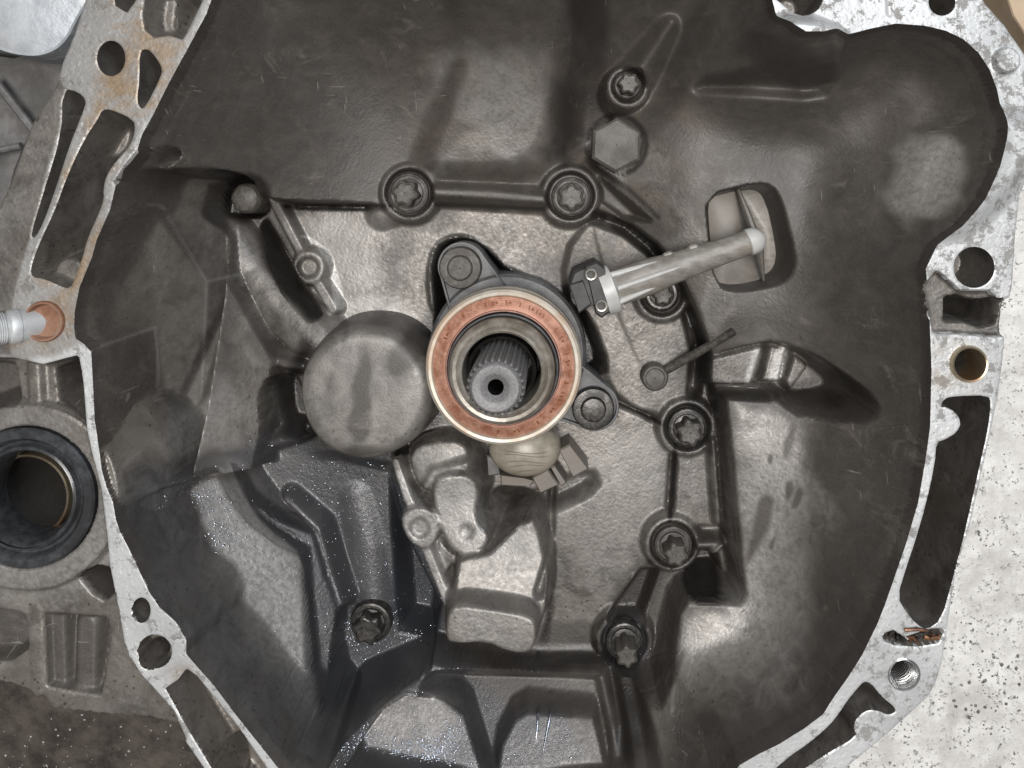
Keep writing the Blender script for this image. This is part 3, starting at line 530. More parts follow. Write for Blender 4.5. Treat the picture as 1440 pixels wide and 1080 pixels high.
for pts, s_, v in (
    ([(800,310),(900,330),(950,400),(950,470),(860,440),(790,420),(740,390),(770,330)], 30, 0.62), ([(540,310),(590,310),(580,400),(520,470),(540,380)], 20, 0.45), ([(560,270),(640,275),(660,320),(600,330),(555,320)], 14, .5),
    ([(600,440),(640,330),(700,370),(830,440),(840,570),(700,600),(600,560)], 12, 0.9), ([(940,480),(1000,500),(1005,600),(960,600)], 12, 0.7),
    ([(880,790),(940,780),(960,840),(930,930),(840,930),(850,870)], 14, 0.95), ([(760,880),(860,880),(880,940),(740,940)], 14, 0.7), ([(540,640),(600,740),(635,860),(620,920),(540,890)], 10, 0.95), ([(1066,695),(1078,690),(1090,705),(1075,760),(1055,800),(1047,780)], 8, 0.85), ([(1100,680),(1112,672),(1116,690),(1104,708)], 4, 0.8), ([(1118,684),(1130,688),(1122,715),(1108,714)], 4, 0.75), ([(319,651),(336,655),(362,690),(400,722),(447,745),(462,800),(480,852),(470,960),(448,1020),(439,930),(430,850),(426,779),(392,755),(355,722)], 2.5, 0.9), ([(800,-40),(850,-40),(850,80),(830,220),(770,240),(800,110)], 18, .9), ([(640,85),(655,90),(640,160),(680,185),(640,200),(600,235),(560,235),(600,160)], 10, .8), ([(845,925),(915,925),(925,1080),(850,1080)], 16, 0.9), ([(1104,615),(1124,590),(1112,645),(1100,648)], 5, 0.7), ([(1082,636),(1090,640),(1086,655),(1080,650)], 3, 0.8), ([(1085,755),(1092,750),(1088,778),(1078,772)], 4, 0.7)):
    stain_shade = np.maximum(stain_shade, region(pts, s_)*v)
soot = soot*(1-clean*(1-stain_shade))+0.0
bare = np.where(~INT & ~POC & (HMIN > -10) & (LAB != LI["differential_case"]), 1.0, 0.0).astype(np.float32)
dull = region([(-60,80),(60,100),(120,-60),(330,-60),(240,120),(150,290),(110,440),(120,500),(-60,520)], 8)
bare *= 1-0.62*dull; bare *= 1-region([(-110,480),(-110,250),(45,160),(82,108),(96,128),(62,260),(42,335),(24,400),(12,450),(18,500)], 3, 0)
scabby = region([(1180,-40),(1500,-40),(1500,430),(1290,420),(1330,330),(1420,180),(1300,30)], 20)
bare = np.where((LAB == LI["differential_case"]), 0.0, bare); soot = np.where(LAB == LI["differential_case"], np.where(POC, 0.7, 0.10), soot)  # pockets of the case darkened more, part soot, part painted shade
wet = np.zeros_like(H)
for pts, s_, v in (([(175,650),(320,650),(400,600),(470,640),(560,650),(620,780),(630,920),(700,980),(780,1000),(850,1090),(400,1090),(300,960),(170,740)], 22, 0.66), ([(-100,590),(140,600),(150,700),(100,800),(-60,810)], 10, 0.0), ([(590,690),(680,690),(690,800),(610,780)], 10, 0.3), ([(674,762),(684,758),(692,808),(682,812)], 3, 0.6), ([(850,860),(915,860),(915,935),(850,935)], 10, 0.4)): wet = np.maximum(wet, region(pts, s_)*v)
wet = np.where(INT, wet, 0); wet *= 1-0.4*np.maximum(region([(255,660),(320,650),(430,775),(436,960),(380,960),(280,760)], 24), region([(540,970),(640,985),(655,1030),(510,1030)], 12))
rust = np.where(~INT & ~POC, np.maximum(region([(130,60),(180,-30),(265,50),(245,100),(150,250),(140,330),(105,430),(30,480),(90,260),(130,170)], 14)*0.95, np.maximum(region(circ(60,452,52), 12, 0)*.7, np.maximum(region(circ(1350,520,38), 12, 0)*.45, region([(215,945),(260,930),(275,955),(235,985)], 8)*.5))), region([(560,60),(1000,60),(1000,420),(850,420),(560,250)], 60)*0.10).astype(np.float32)
grime_shade = np.zeros_like(H)  # black grime that also paints shade into recesses, seams and under edges
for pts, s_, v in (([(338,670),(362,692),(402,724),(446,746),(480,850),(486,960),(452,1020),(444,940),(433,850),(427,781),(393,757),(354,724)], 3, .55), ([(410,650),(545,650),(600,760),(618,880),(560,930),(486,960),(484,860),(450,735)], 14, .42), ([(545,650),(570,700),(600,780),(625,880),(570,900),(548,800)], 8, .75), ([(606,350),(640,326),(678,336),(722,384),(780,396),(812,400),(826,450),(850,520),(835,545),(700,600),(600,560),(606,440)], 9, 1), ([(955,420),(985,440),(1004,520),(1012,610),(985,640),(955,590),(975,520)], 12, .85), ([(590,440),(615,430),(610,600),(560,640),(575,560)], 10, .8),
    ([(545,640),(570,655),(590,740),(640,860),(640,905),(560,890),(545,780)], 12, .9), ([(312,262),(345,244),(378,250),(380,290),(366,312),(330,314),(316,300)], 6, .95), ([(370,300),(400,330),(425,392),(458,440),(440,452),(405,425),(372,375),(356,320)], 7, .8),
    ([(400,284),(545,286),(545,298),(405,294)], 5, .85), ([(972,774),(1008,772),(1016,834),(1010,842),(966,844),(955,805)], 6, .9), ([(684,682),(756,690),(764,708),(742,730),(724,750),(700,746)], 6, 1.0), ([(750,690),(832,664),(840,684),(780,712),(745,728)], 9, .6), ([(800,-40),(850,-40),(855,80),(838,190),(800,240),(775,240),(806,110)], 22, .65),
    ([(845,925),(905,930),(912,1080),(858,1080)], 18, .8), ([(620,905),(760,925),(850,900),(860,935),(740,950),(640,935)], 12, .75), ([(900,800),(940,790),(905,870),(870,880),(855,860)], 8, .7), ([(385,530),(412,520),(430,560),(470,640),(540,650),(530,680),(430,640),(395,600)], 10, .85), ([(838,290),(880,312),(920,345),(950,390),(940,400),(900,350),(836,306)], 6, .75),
    ([(930,580),(968,565),(1005,580),(1008,640),(990,640),(985,590),(945,590)], 7, .7), ([(940,735),(1000,742),(1010,765),(980,765),(960,745)], 6, .7), ([(760,740),(770,800),(768,880),(755,925),(765,930),(778,880),(780,800)], 5, .75), ([(440,900),(500,900),(560,900),(560,960),(500,1000),(450,1000)], 18, .6), ([(1000,545),(1092,548),(1100,565),(1010,566)], 6, .7), ([(1095,550),(1150,540),(1196,545),(1180,572),(1120,576)], 10, .7), ([(985,268),(1060,252),(1064,262),(992,284)], 4, .5)): grime_shade = np.maximum(grime_shade, region(pts, s_)*v)
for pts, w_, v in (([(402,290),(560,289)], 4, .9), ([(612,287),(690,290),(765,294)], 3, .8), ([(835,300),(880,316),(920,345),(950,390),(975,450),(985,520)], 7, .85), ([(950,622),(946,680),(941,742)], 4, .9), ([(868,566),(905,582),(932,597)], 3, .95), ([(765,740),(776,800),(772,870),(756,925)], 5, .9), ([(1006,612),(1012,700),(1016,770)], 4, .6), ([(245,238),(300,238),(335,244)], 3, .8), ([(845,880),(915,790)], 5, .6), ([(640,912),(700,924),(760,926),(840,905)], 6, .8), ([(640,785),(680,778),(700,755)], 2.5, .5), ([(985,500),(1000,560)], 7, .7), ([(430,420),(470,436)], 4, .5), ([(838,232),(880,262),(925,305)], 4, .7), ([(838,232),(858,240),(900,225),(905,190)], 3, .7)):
    grime_shade = np.maximum(grime_shade, line(pts, w_, w_*.8)*v)
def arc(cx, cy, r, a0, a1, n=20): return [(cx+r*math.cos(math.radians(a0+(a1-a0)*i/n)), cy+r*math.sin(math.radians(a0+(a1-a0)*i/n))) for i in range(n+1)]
for cx, cy, r in ((575,272,33), (803,277,33), (931,414,30), (967,602,32), (946,767,31), (878,902,32), (883,121,24), (523,876,33), (867,204,42)): grime_shade = np.maximum(grime_shade, line(arc(cx, cy, r, 0, 360), 4, 3)*.75)
grime_shade = np.maximum(grime_shade, line(arc(517, 548, 103, -10, 215), 11, 9)*.95)  # shade painted round the lower half of the cap
grime_shade = np.where(INT, grime_shade, 0)
CASTP = (LAB == LI["pivot_bracket"]) | (LAB == LI["sump_block"]) | ((LAB == LI["rib"]) & (PX > 540) & (PX < 645) & (PY > 640) & (PY < 865)); soot = np.where(CASTP, np.minimum(soot, 0.22), soot); grime_shade = np.where(CASTP, 0, grime_shade); wet = np.where(CASTP, wet*.25, wet)
pale = np.zeros_like(H)
for e in EDGES: pale = np.maximum(pale, line(e, 2.8, 2.6)*.25)
for pts, s_, v in (([(640,790),(690,775),(750,735),(768,800),(758,925),(625,905)], 5, .16), ([(605,670),(670,670),(690,760),(645,785),(610,740)], 6, .30), ([(550,645),(600,720),(620,745),(640,855),(615,850),(585,770),(560,740)], 4, .45), ([(430,420),(520,415),(600,440),(560,470),(470,450)], 16, .45), ([(425,290),(545,300),(520,420),(450,410)], 30, .30), ([(780,620),(940,600),(930,740),(820,780),(770,720)], 35, .22), ([(418,330),(440,340),(452,360),(462,372),(464,392),(470,430),(482,440),(488,425),(474,380),(466,358),(440,332)], 2.5, .9), ([(230,560),(330,520),(350,640),(240,640)], 25, .3), ([(290,690),(322,655),(355,722),(430,780),(450,940),(440,1010),(390,960),(340,800)], 30, .55), ([(520,1015),(548,974),(575,972),(640,990),(640,1015),(560,1030)], 14, .06), ([(1000,395),(1030,390),(1020,450),(1000,470),(985,430)], 8, .45), ([(1092,485),(1110,490),(1096,540),(1075,535)], 3, .8), ([(1056,488),(1072,488),(1056,540),(1046,540)], 3, .8), ([(1030,600),(1120,600),(1140,850),(1100,940),(960,960),(960,870),(1050,850)], 34, .30), ([(-30,575),(130,600),(160,820),(120,850),(-30,840)], 20, .25), ([(575,625),(660,620),(655,660),(600,690)], 8, .45), ([(1265,190),(1350,195),(1365,260),(1300,325),(1245,295)], 18, .4), ([(620,60),(770,60),(775,205),(690,235),(605,215)], 34, .2)): pale = np.maximum(pale, region(pts, s_)*v)  # includes a highlight painted along the upper left rib's right edge

HF, UF, VF = H, UU, VV; H, UU, VV = HN, UN, VN
# ------------------------------------------------------------------ cut the relief into named parts
gearbox = thing("gearbox_housing", "dirty cast alloy gearbox bell housing with bolted inner cover and holed flange", "gearbox", world(VX, VY, FLOOR))
Xw = (UU-VX)*S; Yw = -(VV-VY)*S; Zw = H*S
PP = np.stack([Xw, Yw, Zw], -1).astype(np.float64); Tu = np.gradient(PP, axis=1); Tv = np.gradient(PP, axis=0)
Nn = np.cross(Tu, -Tv); Nn /= np.linalg.norm(Nn, axis=-1, keepdims=True)+1e-12
idx = np.arange(NV*NU).reshape(NV, NU)
quads = np.stack([idx[:-1, :-1], idx[1:, :-1], idx[1:, 1:], idx[:-1, 1:]], -1).reshape(-1, 4)
A_, B_, C_, D_ = PP[:-1, :-1], PP[1:, :-1], PP[1:, 1:], PP[:-1, 1:]
FN = np.cross(C_-A_, D_-B_); FN *= np.sign(FN[..., 2:3])+1e-9; FN /= np.linalg.norm(FN, axis=-1, keepdims=True)+1e-15; FN = FN.astype(np.float32)
flip = (np.abs(H[:-1, :-1]-H[1:, 1:]) > np.abs(H[1:, :-1]-H[:-1, 1:])+1e-3).reshape(-1)      # split every quad along the crease, not across it
quads[flip] = np.roll(quads[flip], -1, axis=1)
tris = np.stack([quads[:, [0, 1, 2]], quads[:, [0, 2, 3]]], 1).reshape(-1, 3)
qh = np.maximum.reduce([H[:-1, :-1], H[1:, :-1], H[1:, 1:], H[:-1, 1:]]).reshape(-1)
keep = qh > -452
ql = Lc.reshape(-1)
flatv = np.stack([Xw.ravel(), Yw.ravel(), Zw.ravel()], -1); flatn = Nn.reshape(-1, 3)
ATT = {"soot": soot, "bare": bare, "wet": wet, "rust": rust, "pale": pale, "scabby": scabby, "grime_shade": grime_shade}
base_loc = wloc(gearbox)
deep_t = (DINV.ravel()[tris].max(1) > 0.4) | (DPV.ravel()[tris].max(1) > 0.5)
lip = np.repeat((INT | POC).ravel(), 2) & ~deep_t & np.repeat((Lc == LI[FL]).ravel() | INT.ravel(), 2) & (H.ravel()[tris].min(1) > -10)
lip_val = {"soot": 0.12, "bare": 1-0.62*np.repeat(dull.ravel(), 2), "wet": 0, "grime_shade": 0}
TATT = {}
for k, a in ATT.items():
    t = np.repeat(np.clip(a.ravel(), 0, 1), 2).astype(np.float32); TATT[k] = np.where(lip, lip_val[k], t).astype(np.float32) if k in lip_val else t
tl = np.repeat(Lc.reshape(-1), 2); tl[lip] = LI[FL]; tkeep = np.repeat(keep, 2)
def component_split(e):       # separate islands of one kind (each rib, each boss) into single pieces
    ids, inv = np.unique(e, return_inverse=True); e = inv.reshape(-1, 3); par = np.arange(len(ids))
    while True:
        m_ = par[e].min(1); new = par.copy(); np.minimum.at(new, e.ravel(), np.repeat(m_, 3)); new = new[new]
        if (new == par).all(): break
        par = new
    return par[e[:, 0]]
def casting_part(name, fi):
    q = tris[fi]; vid, inv = np.unique(q, return_inverse=True); me = bpy.data.meshes.new(name); n = len(vid); f = len(q)
    me.vertices.add(n); me.vertices.foreach_set("co", (flatv[vid]-np.array(base_loc)).astype(np.float32).ravel())
    me.loops.add(f*3); me.loops.foreach_set("vertex_index", inv.astype(np.int32).ravel())
    me.polygons.add(f); me.polygons.foreach_set("loop_start", np.arange(0, f*3, 3, dtype=np.int32)); me.polygons.foreach_set("use_smooth", np.ones(f, bool))
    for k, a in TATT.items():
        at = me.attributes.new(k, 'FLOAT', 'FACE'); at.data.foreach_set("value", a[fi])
    me.update(calc_edges=True); me.set_sharp_from_angle(angle=math.radians(38))
    me.materials.append(M['cast']); o = bpy.data.objects.new(name, me); COL.objects.link(o); o.parent = gearbox; return o
for i, nm in enumerate(NAMES):
    fi = np.nonzero(tkeep & (tl == i))[0]
    if not len(fi): continue
    if nm in ("rib", "bolt_boss", "buttress", "differential_case", "pivot_bracket", "sump_block", "bracket_plate"):
        lab_ = component_split(tris[fi]); u_, cnt = np.unique(lab_, return_counts=True); small = u_[cnt < 160]
        for c in u_[cnt >= 160]: casting_part(nm, fi[lab_ == c])
        if len(small): casting_part("casting_fillet", fi[np.isin(lab_, small)])
    else: casting_part(nm, fi)
def hz(px, py, zguess=-280):
    z = zguess
    for _ in range(12):
        u, v = W(px, py, z); z = float(H[int(np.clip((v-V1[0])/STEP, 0, NV-1)), int(np.clip((u-U1[0])/STEP, 0, NU-1))])
    return z

# ------------------------------------------------------------------ bearing cap (big round boss)
bc = lobj("bearing_cap", [(122,-190),(120,-150),(118,-110),(114,-60),(110,-32),(106,-14),(101,-5),(95,-1),(88,0.2)]+[(r, 0.4+(88-r)*.01) for r in (80,70,60,50,40,30,20,10,2)], M['cast'], gearbox, 513, 554, -172, 120, lambda t: 1+0.006*math.sin(3*t+1)+0.004*math.sin(7*t), cap1=True)
at = bc.data.attributes.new("soot", 'FLOAT', 'POINT')
for i, vtx in enumerate(bc.data.vertices):
    x, y, z = [q/S for q in vtx.co]; r = math.hypot(x, y)
    def bl(cx, cy, sx, sy): return math.exp(-((x-cx-0.08*y+3*math.sin(y/9))/sx)**2-((y-cy)/sy)**2)
    gsp = bl(-6, 0, 13, 62)*.55+bl(45, 50, 20, 24)*.4+bl(72, 74, 18, 22)*.6+bl(-4, -52, 19, 17)*.4+bl(6, -92, 28, 8)*.5+bl(-55, 10, 9, 30)*.2
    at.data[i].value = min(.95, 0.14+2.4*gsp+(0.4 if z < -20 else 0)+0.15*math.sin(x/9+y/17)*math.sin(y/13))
at = bc.data.attributes.new("grime_shade", 'FLOAT', 'POINT'); at.data.foreach_set("value", [min(1, max(0, (-30-v.co.z/S)/60))*.0+(0.8 if v.co.z/S < -70 else 0) for v in bc.data.vertices])
at = bc.data.attributes.new("pale", 'FLOAT', 'POINT'); at.data.foreach_set("value", [0.12]*len(bc.data.vertices))
# ------------------------------------------------------------------ bolts
def star(t): return 1+0.13*math.cos(6*t)
def bolt(px, py, z, rf, rh, mats=('bolt', 'bolt_head'), hh=30, lean=0.0, label=None):
    k = K(z); rf *= k; rh *= k
    o = lobj("bolt", [(rf, -14), (rf, 3), (rf-2, 6), (rf*0.86, 7), (rf*0.84, 4.5), (rf*0.72, 4.5), (rf*0.70, 9), (rf*0.6, 10), (1, 10)], M[mats[0]], gearbox, px, py, z, 40, cap0=True)
    h = lobj("bolt_head", [(rh, 8), (rh, hh-3), (rh*0.90, hh), (rh*0.80, hh+1), (rh*0.74, hh-1), (1, hh-1.5)], M[mats[1]], o, px, py, z, 48, lambda t: star(t+lean), angle=28, cap0=True)
    if label: o['label'] = label
    return o
bolt(575,272,-282,29,17, hh=44, lean=.2); bolt(803,277,-282,28,17.5, hh=40, lean=.5)
bolt(882,121,-256,20,14, hh=36, lean=.1); bolt(930,413,-284,25,14, ('black_bolt', 'bolt'), 24)
bolt(966,601,-288,28,17, ('black_bolt', 'bolt'), 40, .3); bolt(946,765,-286,27,15, ('bolt', 'bolt_head'), 48, .2)
bolt(878,900,-282,27,14, ('black_bolt', 'bolt_head'), 56, .4); bolt(522,874,-282,29,19, ('black_bolt', 'black_bolt'), 34, .2, "oil-wet black bolt")
o = lobj("bolt", [(27,-70),(27,-12),(25.5,-4),(21,2),(12,5),(1,5.5)], M['bolt_head'], gearbox, 345, 279, -232, 48, lambda t: 1-0.05*abs(math.sin(3*t))); o['label'] = "round-shouldered bolt head deep in a dark pit"
plug = lobj("plug", [(46,-50),(46,-8),(41,-0.8),(38,0),(1,0.3)], M['plug'], gearbox, 867, 204, -222, 6, lambda t: 1, angle=20)
plug.rotation_euler = (0, 0, math.radians(28)); plug['label'] = "large plain hexagonal screw plug"
# dowel with thin rod
pin = lobj("dowel_pin", [(23,-30),(23,0),(20,4),(17,4.5),(15,3),(1,3.5)], M['bolt_head'], gearbox, 921, 531, -262, 40)
V, F = tube_path([PW(934,522,-278), PW(975,499,-262), PW(1032,466,-222)], [8*S, 8*S, 7*S], 14, 0.9); make("thin_rib", V, F, M['bolt'], gearbox)

# ------------------------------------------------------------------ clutch release cylinder with its bearing
RX, RY = 708, 516.5
rb = thing("release_bearing", "round clutch release bearing with rust-red face and cream rim around the splined shaft", "bearing", PW(RX, RY, -330))
sl = lobj("slave_sleeve", [(137,-190),(137,-60),(135,-30),(130,-25),(70,-24)], M['sleeve'], rb, 712, 500, -268+30, 96)
for (lx, ly, a) in ((650, 374, 0), (836, 571, 0)):
    zc = -262; c = W(lx, ly, zc); t = W(711, 500, zc); dx, dy = t[0]-c[0], t[1]-c[1]; L = math.hypot(dx, dy); ang = math.atan2(-dy, dx)
    ro, rt = 42, 62; out = []
    for j in range(25):
        q = math.pi/2+math.pi*j/24; out.append((ro*math.cos(q), ro*math.sin(q)))
    out += [(L*0.62, -rt), (L*0.62, rt)]
    def rot(p): return (p[0]*math.cos(ang)-p[1]*math.sin(ang), p[0]*math.sin(ang)+p[1]*math.cos(ang))
    def rr(s, z): return [(x*S, y*S, z*S) for x, y in (rot((p[0]*s, p[1]*s)) for p in out)]
    V, F = loft([rr(1, -60), rr(1, 4), rr(.97, 6), rr(.90, 6), rr(.88, -3)]); lug = make("mounting_lug", V, F, M['sleeve'], rb, PW(lx, ly, zc-4))
    bt = lobj("lug_bolt", [(36,-6),(36,10),(34,13),(31,13.5),(22,13.5),(21,18),(19,20),(16,20.5),(1,20.5)], M['bolt_head'] if lx < 700 else M['black_bolt'], lug, lx-2, ly+2, zc, 40, lambda t: 1)
ZR = -158
lobj("outer_shell", [(123,-66),(123.5,-40),(126,-36),(126,-22),(122,-18),(124.5,-14),(125.5,-7),(123.5,-1.5),(119.5,0.8),(115,0.2),(112.6,-2.4),(112,-6)], M['cream_rim'], rb, RX, RY, ZR, 128)
face = lobj("bearing_face", [(113,-4.2),(109,-2.4),(100,1.8),(94,4.6),(92.5,4.6)], M['copper'], rb, RX, RY, ZR, 128)
lobj("bearing_lip", [(93,4.0),(91.5,5.8),(89.5,5.8),(88,2),(87,-8)], M['lip'], rb, RX, RY, ZR, 128)
lobj("seal_ring", [(87,-14),(87.5,3.0),(85,4.5),(83.5,1.0),(82,-10)], M['sleeve'], rb, RX-0.5, RY+2, ZR+8, 96)
lobj("inner_race", [(83,-20),(83,8),(81,14),(77,17),(72,15.5),(69,19),(65,21),(62,19.5),(60.5,14),(60,-20),(61,-85)], M['race'], rb, RX-1.5, RY+4, ZR+14, 112)
# stamped marks round the face (worn beyond reading)
marks = [(-58,1),(-43,2),(-30,3),(-14,1),(2,2),(12,1),(24,2),(36,1),(52,3),(63,2),(75,1),(84,2),(96,2),(106,1),(128,1),(150,2),(-80,2),(-95,1)]
Vs, Fs = [], []
for a, kd in marks:
    for e in range(kd):
        th = math.radians(a+e*3.4); rad = 103.5
        L_, wd = (7, 2.4) if (e+kd) % 2 else (3.4, 4.2)
        for sgn, q in ((1, 0.30 if kd > 1 else 0.0),):
            cx, cy = rad*math.cos(th), rad*math.sin(th); ux, uy = math.cos(th+q), math.sin(th+q); tx, ty = -uy, ux; n0 = len(Vs)
            for s1, s2 in ((-1, -1), (1, -1), (1, 1), (-1, 1)):
                X_, Y_ = cx+ux*L_/2*s1+tx*wd/2*s2, cy+uy*L_/2*s1+ty*wd/2*s2; zz = -2.4+(109-math.hypot(X_, Y_))*.46+0.9
                Vs.append((X_*S, Y_*S, zz*S))
            Fs.append((n0, n0+1, n0+2, n0+3))
make("stamped_mark", Vs, Fs, M['stamp'], face, PW(RX, RY, ZR), smooth=False)
lobj("guide_tube", [(57,-40),(57,20),(54,22),(51,20),(50,-170),(1,-170)], M['dark'], rb, 706, 519, -210, 64)

# ------------------------------------------------------------------ input shaft
sh = thing("input_shaft", "grey steel splined gearbox input shaft with a drilled centre, inside the release bearing", "shaft", PW(697, 546.5, -300))
NT = 26
def spl(t):
    c = math.cos(NT*t); return 1+0.062*max(-1, min(1, c*1.7))
SX, SY = 696.5, 546.5
lobj("splined_shaft", [(38,-330),(39.6,-60),(39.6,-9),(38,-5),(35,-3)], M['shaft'], sh, SX, SY, 0, NT*12, spl, angle=50)
lobj("shaft_end", [(37,-6),(35,-2.2),(32.5,0),(22,0.3),(19.5,-1),(13,-7.5),(11.5,-9)], M['shaft'], sh, SX, SY, 0, 96, lambda t: 1)
lobj("centre_bore", [(11.6,-8.8),(11.2,-240),(1,-241)], M['dark'], sh, SX, SY, 0, 48)

# ------------------------------------------------------------------ pale plastic pipe with connector
pp = thing("release_pipe", "pale plastic pipe with round cap, running from black connector to housing window", "pipe", PW(940, 385, -300))
A = Vector(PW(862, 406, -165)); Bv = Vector(PW(1058, 339, -176)); dr = (Bv-A)
ts = [0, .04, .12, .25, .32, .40, .60, .85, 1.0]; rad = [27, 29, 30, 29.5, 28, 25.5, 22.5, 20.5, 20]
pts = [A+dr*t+Vector((0, 0, math.sin(math.pi*t)*0*S)) for t in ts]
V, F = tube_path(pts, [r*S for r in rad], 36, 0.95); make("pipe_body", V, F, M['pipe'], pp)
V, F = tube_path([A-dr*0.075, A-dr*0.02, A+dr*0.005, A+dr*0.012], [38*S, 39.5*S, 39*S, 36*S], 36, 0.9); make("pipe_collar", V, F, M['pale_plastic'], pp)
axis = dr.normalized(); nrm = axis.cross(Vector((0, 0, 1))).normalized(); up = nrm.cross(axis)
if up.z < 0: up = -up
for off, l0, l1, wd in ((-24, 0.0, .36, 5), (-2, 0.02, .46, 4.5), (20, 0.0, .30, 5)):
    hgt = math.sqrt(max(0, 30**2-off**2)); q0 = A+dr*l0+nrm*off*S*1.0+up*hgt*S*1.04; q1 = A+dr*l1+nrm*off*S*.75+up*hgt*S*.86
    V, F = tube_path([q0, q0+(q1-q0)*.5, q0+(q1-q0)*.9, q1], [wd*S, wd*S*.9, wd*S*.6, wd*S*.2], 10); make("moulded_rib", V, F, M['pale_plastic'], pp)
for t in (.42, .60):
    q = A+dr*t+nrm*(-23.5)*S*(1 if t < .5 else .93); V, F = tube_path([q+up*2*S-axis*9*S, q+up*4*S-axis*5*S, q+up*4*S+axis*5*S, q+up*2*S+axis*9*S], [2*S, 5*S, 5*S, 2*S], 10); make("moulding_lug", V, F, M['pipe'], pp)
V, F = tube_path([Bv-axis*9*S, Bv-axis*7.5*S, Bv, Bv+axis*8*S, Bv+axis*15*S, Bv+axis*20*S, Bv+axis*22*S], [20*S, 22*S, 22*S, 20.5*S, 15*S, 8*S, 1*S], 32); make("pipe_cap", V, F, M['pale_plastic'], pp)
V, F = tube_path([Bv+up*22*S+nrm*-1*S-nrm*20*S-axis*1*S, Bv+up*23*S-axis*1*S, Bv+up*14*S+nrm*18*S-axis*1*S], [1.1*S]*3, 6)
# mounting plate filling the window: two leaves and a centre fin
def sheet(name, pts, z, th, material, bulge=10, sm=1):
    P3 = [(x, y) for x, y in (smoothpoly(pts, sm) if sm else pts)]; Pw = np.array([W(x, y, z) for x, y in P3]); c = Pw.mean(0); rings = []
    for s_, dz in ((1, -th), (1, -3), (.97, 0), (.75, bulge*.45), (.45, bulge*.8), (.12, bulge)): rings.append([world(*(c+(p-c)*s_), z+dz) for p in Pw])
    V, F = loft(rings); return make(name, V, F, material, pp)
sheet("plate_leaf", [(994,282),(1004,264),(1036,258),(1050,290),(1062,335),(1080,404),(1050,408),(1018,410),(1004,400),(998,340)], -272, 30, M['plate_plastic'], 8)
sheet("plate_leaf", [(1030,264),(1046,256),(1078,254),(1096,270),(1108,335),(1118,372),(1104,398),(1078,404),(1066,380),(1056,330)], -292, 26, M['pipe'], 16)
V, F = tube_path([PW(1036,262,-258), PW(1050,300,-240), PW(1066,345,-226), PW(1074,398,-258)], [3*S, 7*S, 9*S, 2*S], 10, 1.6); make("plate_fin", V, F, M['plate_plastic'], pp)
# connector
V, F = prism([(800,398),(806,382),(822,374),(838,367),(850,376),(858,404),(864,428),(858,440),(846,448),(838,442),(834,430),(814,441),(808,420)], -235, -150, 5); cn = make("connector", V, F, M['rubber'], pp, angle=25)
V, F = prism([(822,374),(838,367),(850,376),(858,404),(863,428),(857,440),(846,448),(838,441),(830,405)], -160, -140, 4); make("connector_clip", V, F, M['rubber'], cn, angle=25)
V, F = prism([(800,400),(820,394),(832,428),(814,441)], -160, -144, 3); make("connector_nose", V, F, M['rubber'], cn, angle=25)
for x, y in ((831, 385.5), (845.5, 429.5)): lobj("rivet", [(10,-6),(10,5),(8.8,7.5),(6.8,7),(5,3.5),(4.6,-14),(0.5,-14)], M['rivet'], cn, x, y, -137, 32)

# ------------------------------------------------------------------ fork boot and loose blocks behind the bearing
fb = thing("fork_boot", "yellowed creased dome with pale square blocks under the lower edge of the bearing", "boot", PW(740, 640, -300))
V, F = lathe([(60,-60),(60,-22),(58,-10),(53,2),(43,11),(30,18),(15,22),(1,23)], 64, lambda t: 1+0.02*math.cos(2*t+.6), True, True); d = make("dome", V, F, M['fork'], fb, PW(737,634,-218), angle=60); d.scale = (1.0, 0.8, 1)
for i in range(5):
    y0 = -36+i*11+2*math.sin(i*2.7); L_ = 46*math.sqrt(max(.05, 1-(y0/44)**2))
    pts = [(x*S, (y0+3*math.sin(x/17+i)-abs(x)*0.05)*S, (27*math.sqrt(max(.02, 1-(x/57)**2-(y0/57)**2))-3.2)*S) for x in np.linspace(-L_*.7, L_*.95, 12)]
    V, F = tube_path(pts, [0.6*S*math.sin(math.pi*(j+.6)/12.2) for j in range(12)], 6); q = make("crease", V, F, M['plate_plastic'], d, tuple(Vector(PW(737,634,-218))))
def block(name, pts, z0, z1, mt='plate_plastic'):
    V, F = prism(pts, z0, z1, 3); return make(name, V, F, M[mt], fb, angle=30)
block("block", [(786,633),(801,625),(828,660),(806,672)], -300, -232); block("block", [(748,672),(770,660),(786,682),(760,694)], -300, -226); block("block", [(774,657),(780,655),(797,680),(790,685)], -300, -238)
block("base_strip", [(703,668),(735,672),(752,676),(746,684),(704,682)], -320, -250); block("side_block", [(684,640),(700,646),(704,668),(686,670)], -320, -245, 'grey_casting')

# ------------------------------------------------------------------ oil seal, stud, dowel, insert, copper scraps
os_ = thing("oil_seal", "big round black rubber oil seal set in the left differential bore", "seal", PW(36, 700, -40))
lobj("seal_body", [(100,-26),(100,2),(97,5),(86,5.5),(83,2),(80,-5),(76,-6),(73,2),(71,3)], M['seal'], os_, 36, 700, -14, 110)
lobj("seal_lip", [(73,-8),(71.5,1.5),(68,3),(64.5,-3),(62,-16),(59,-34),(61,-52)], M['seal'], os_, 37, 699, -14, 110)
lobj("inner_ring", [(66,-30),(62,8),(60,10),(57.5,6),(57,-26)], M['bronze'], os_, 42, 696, -62, 96)
lobj("dark_bore", [(66,0),(66,-190),(1,-190)], M['dark'], os_, 38, 699, -66, 64)
st = thing("steel_stud", "silver steel stud leaning left out of a rust-brown sleeve at the left edge", "stud", PW(60, 452, -60))
a0 = Vector(PW(62, 452, -24)); a1 = Vector(PW(-30, 467, 34)); dd = (a1-a0)
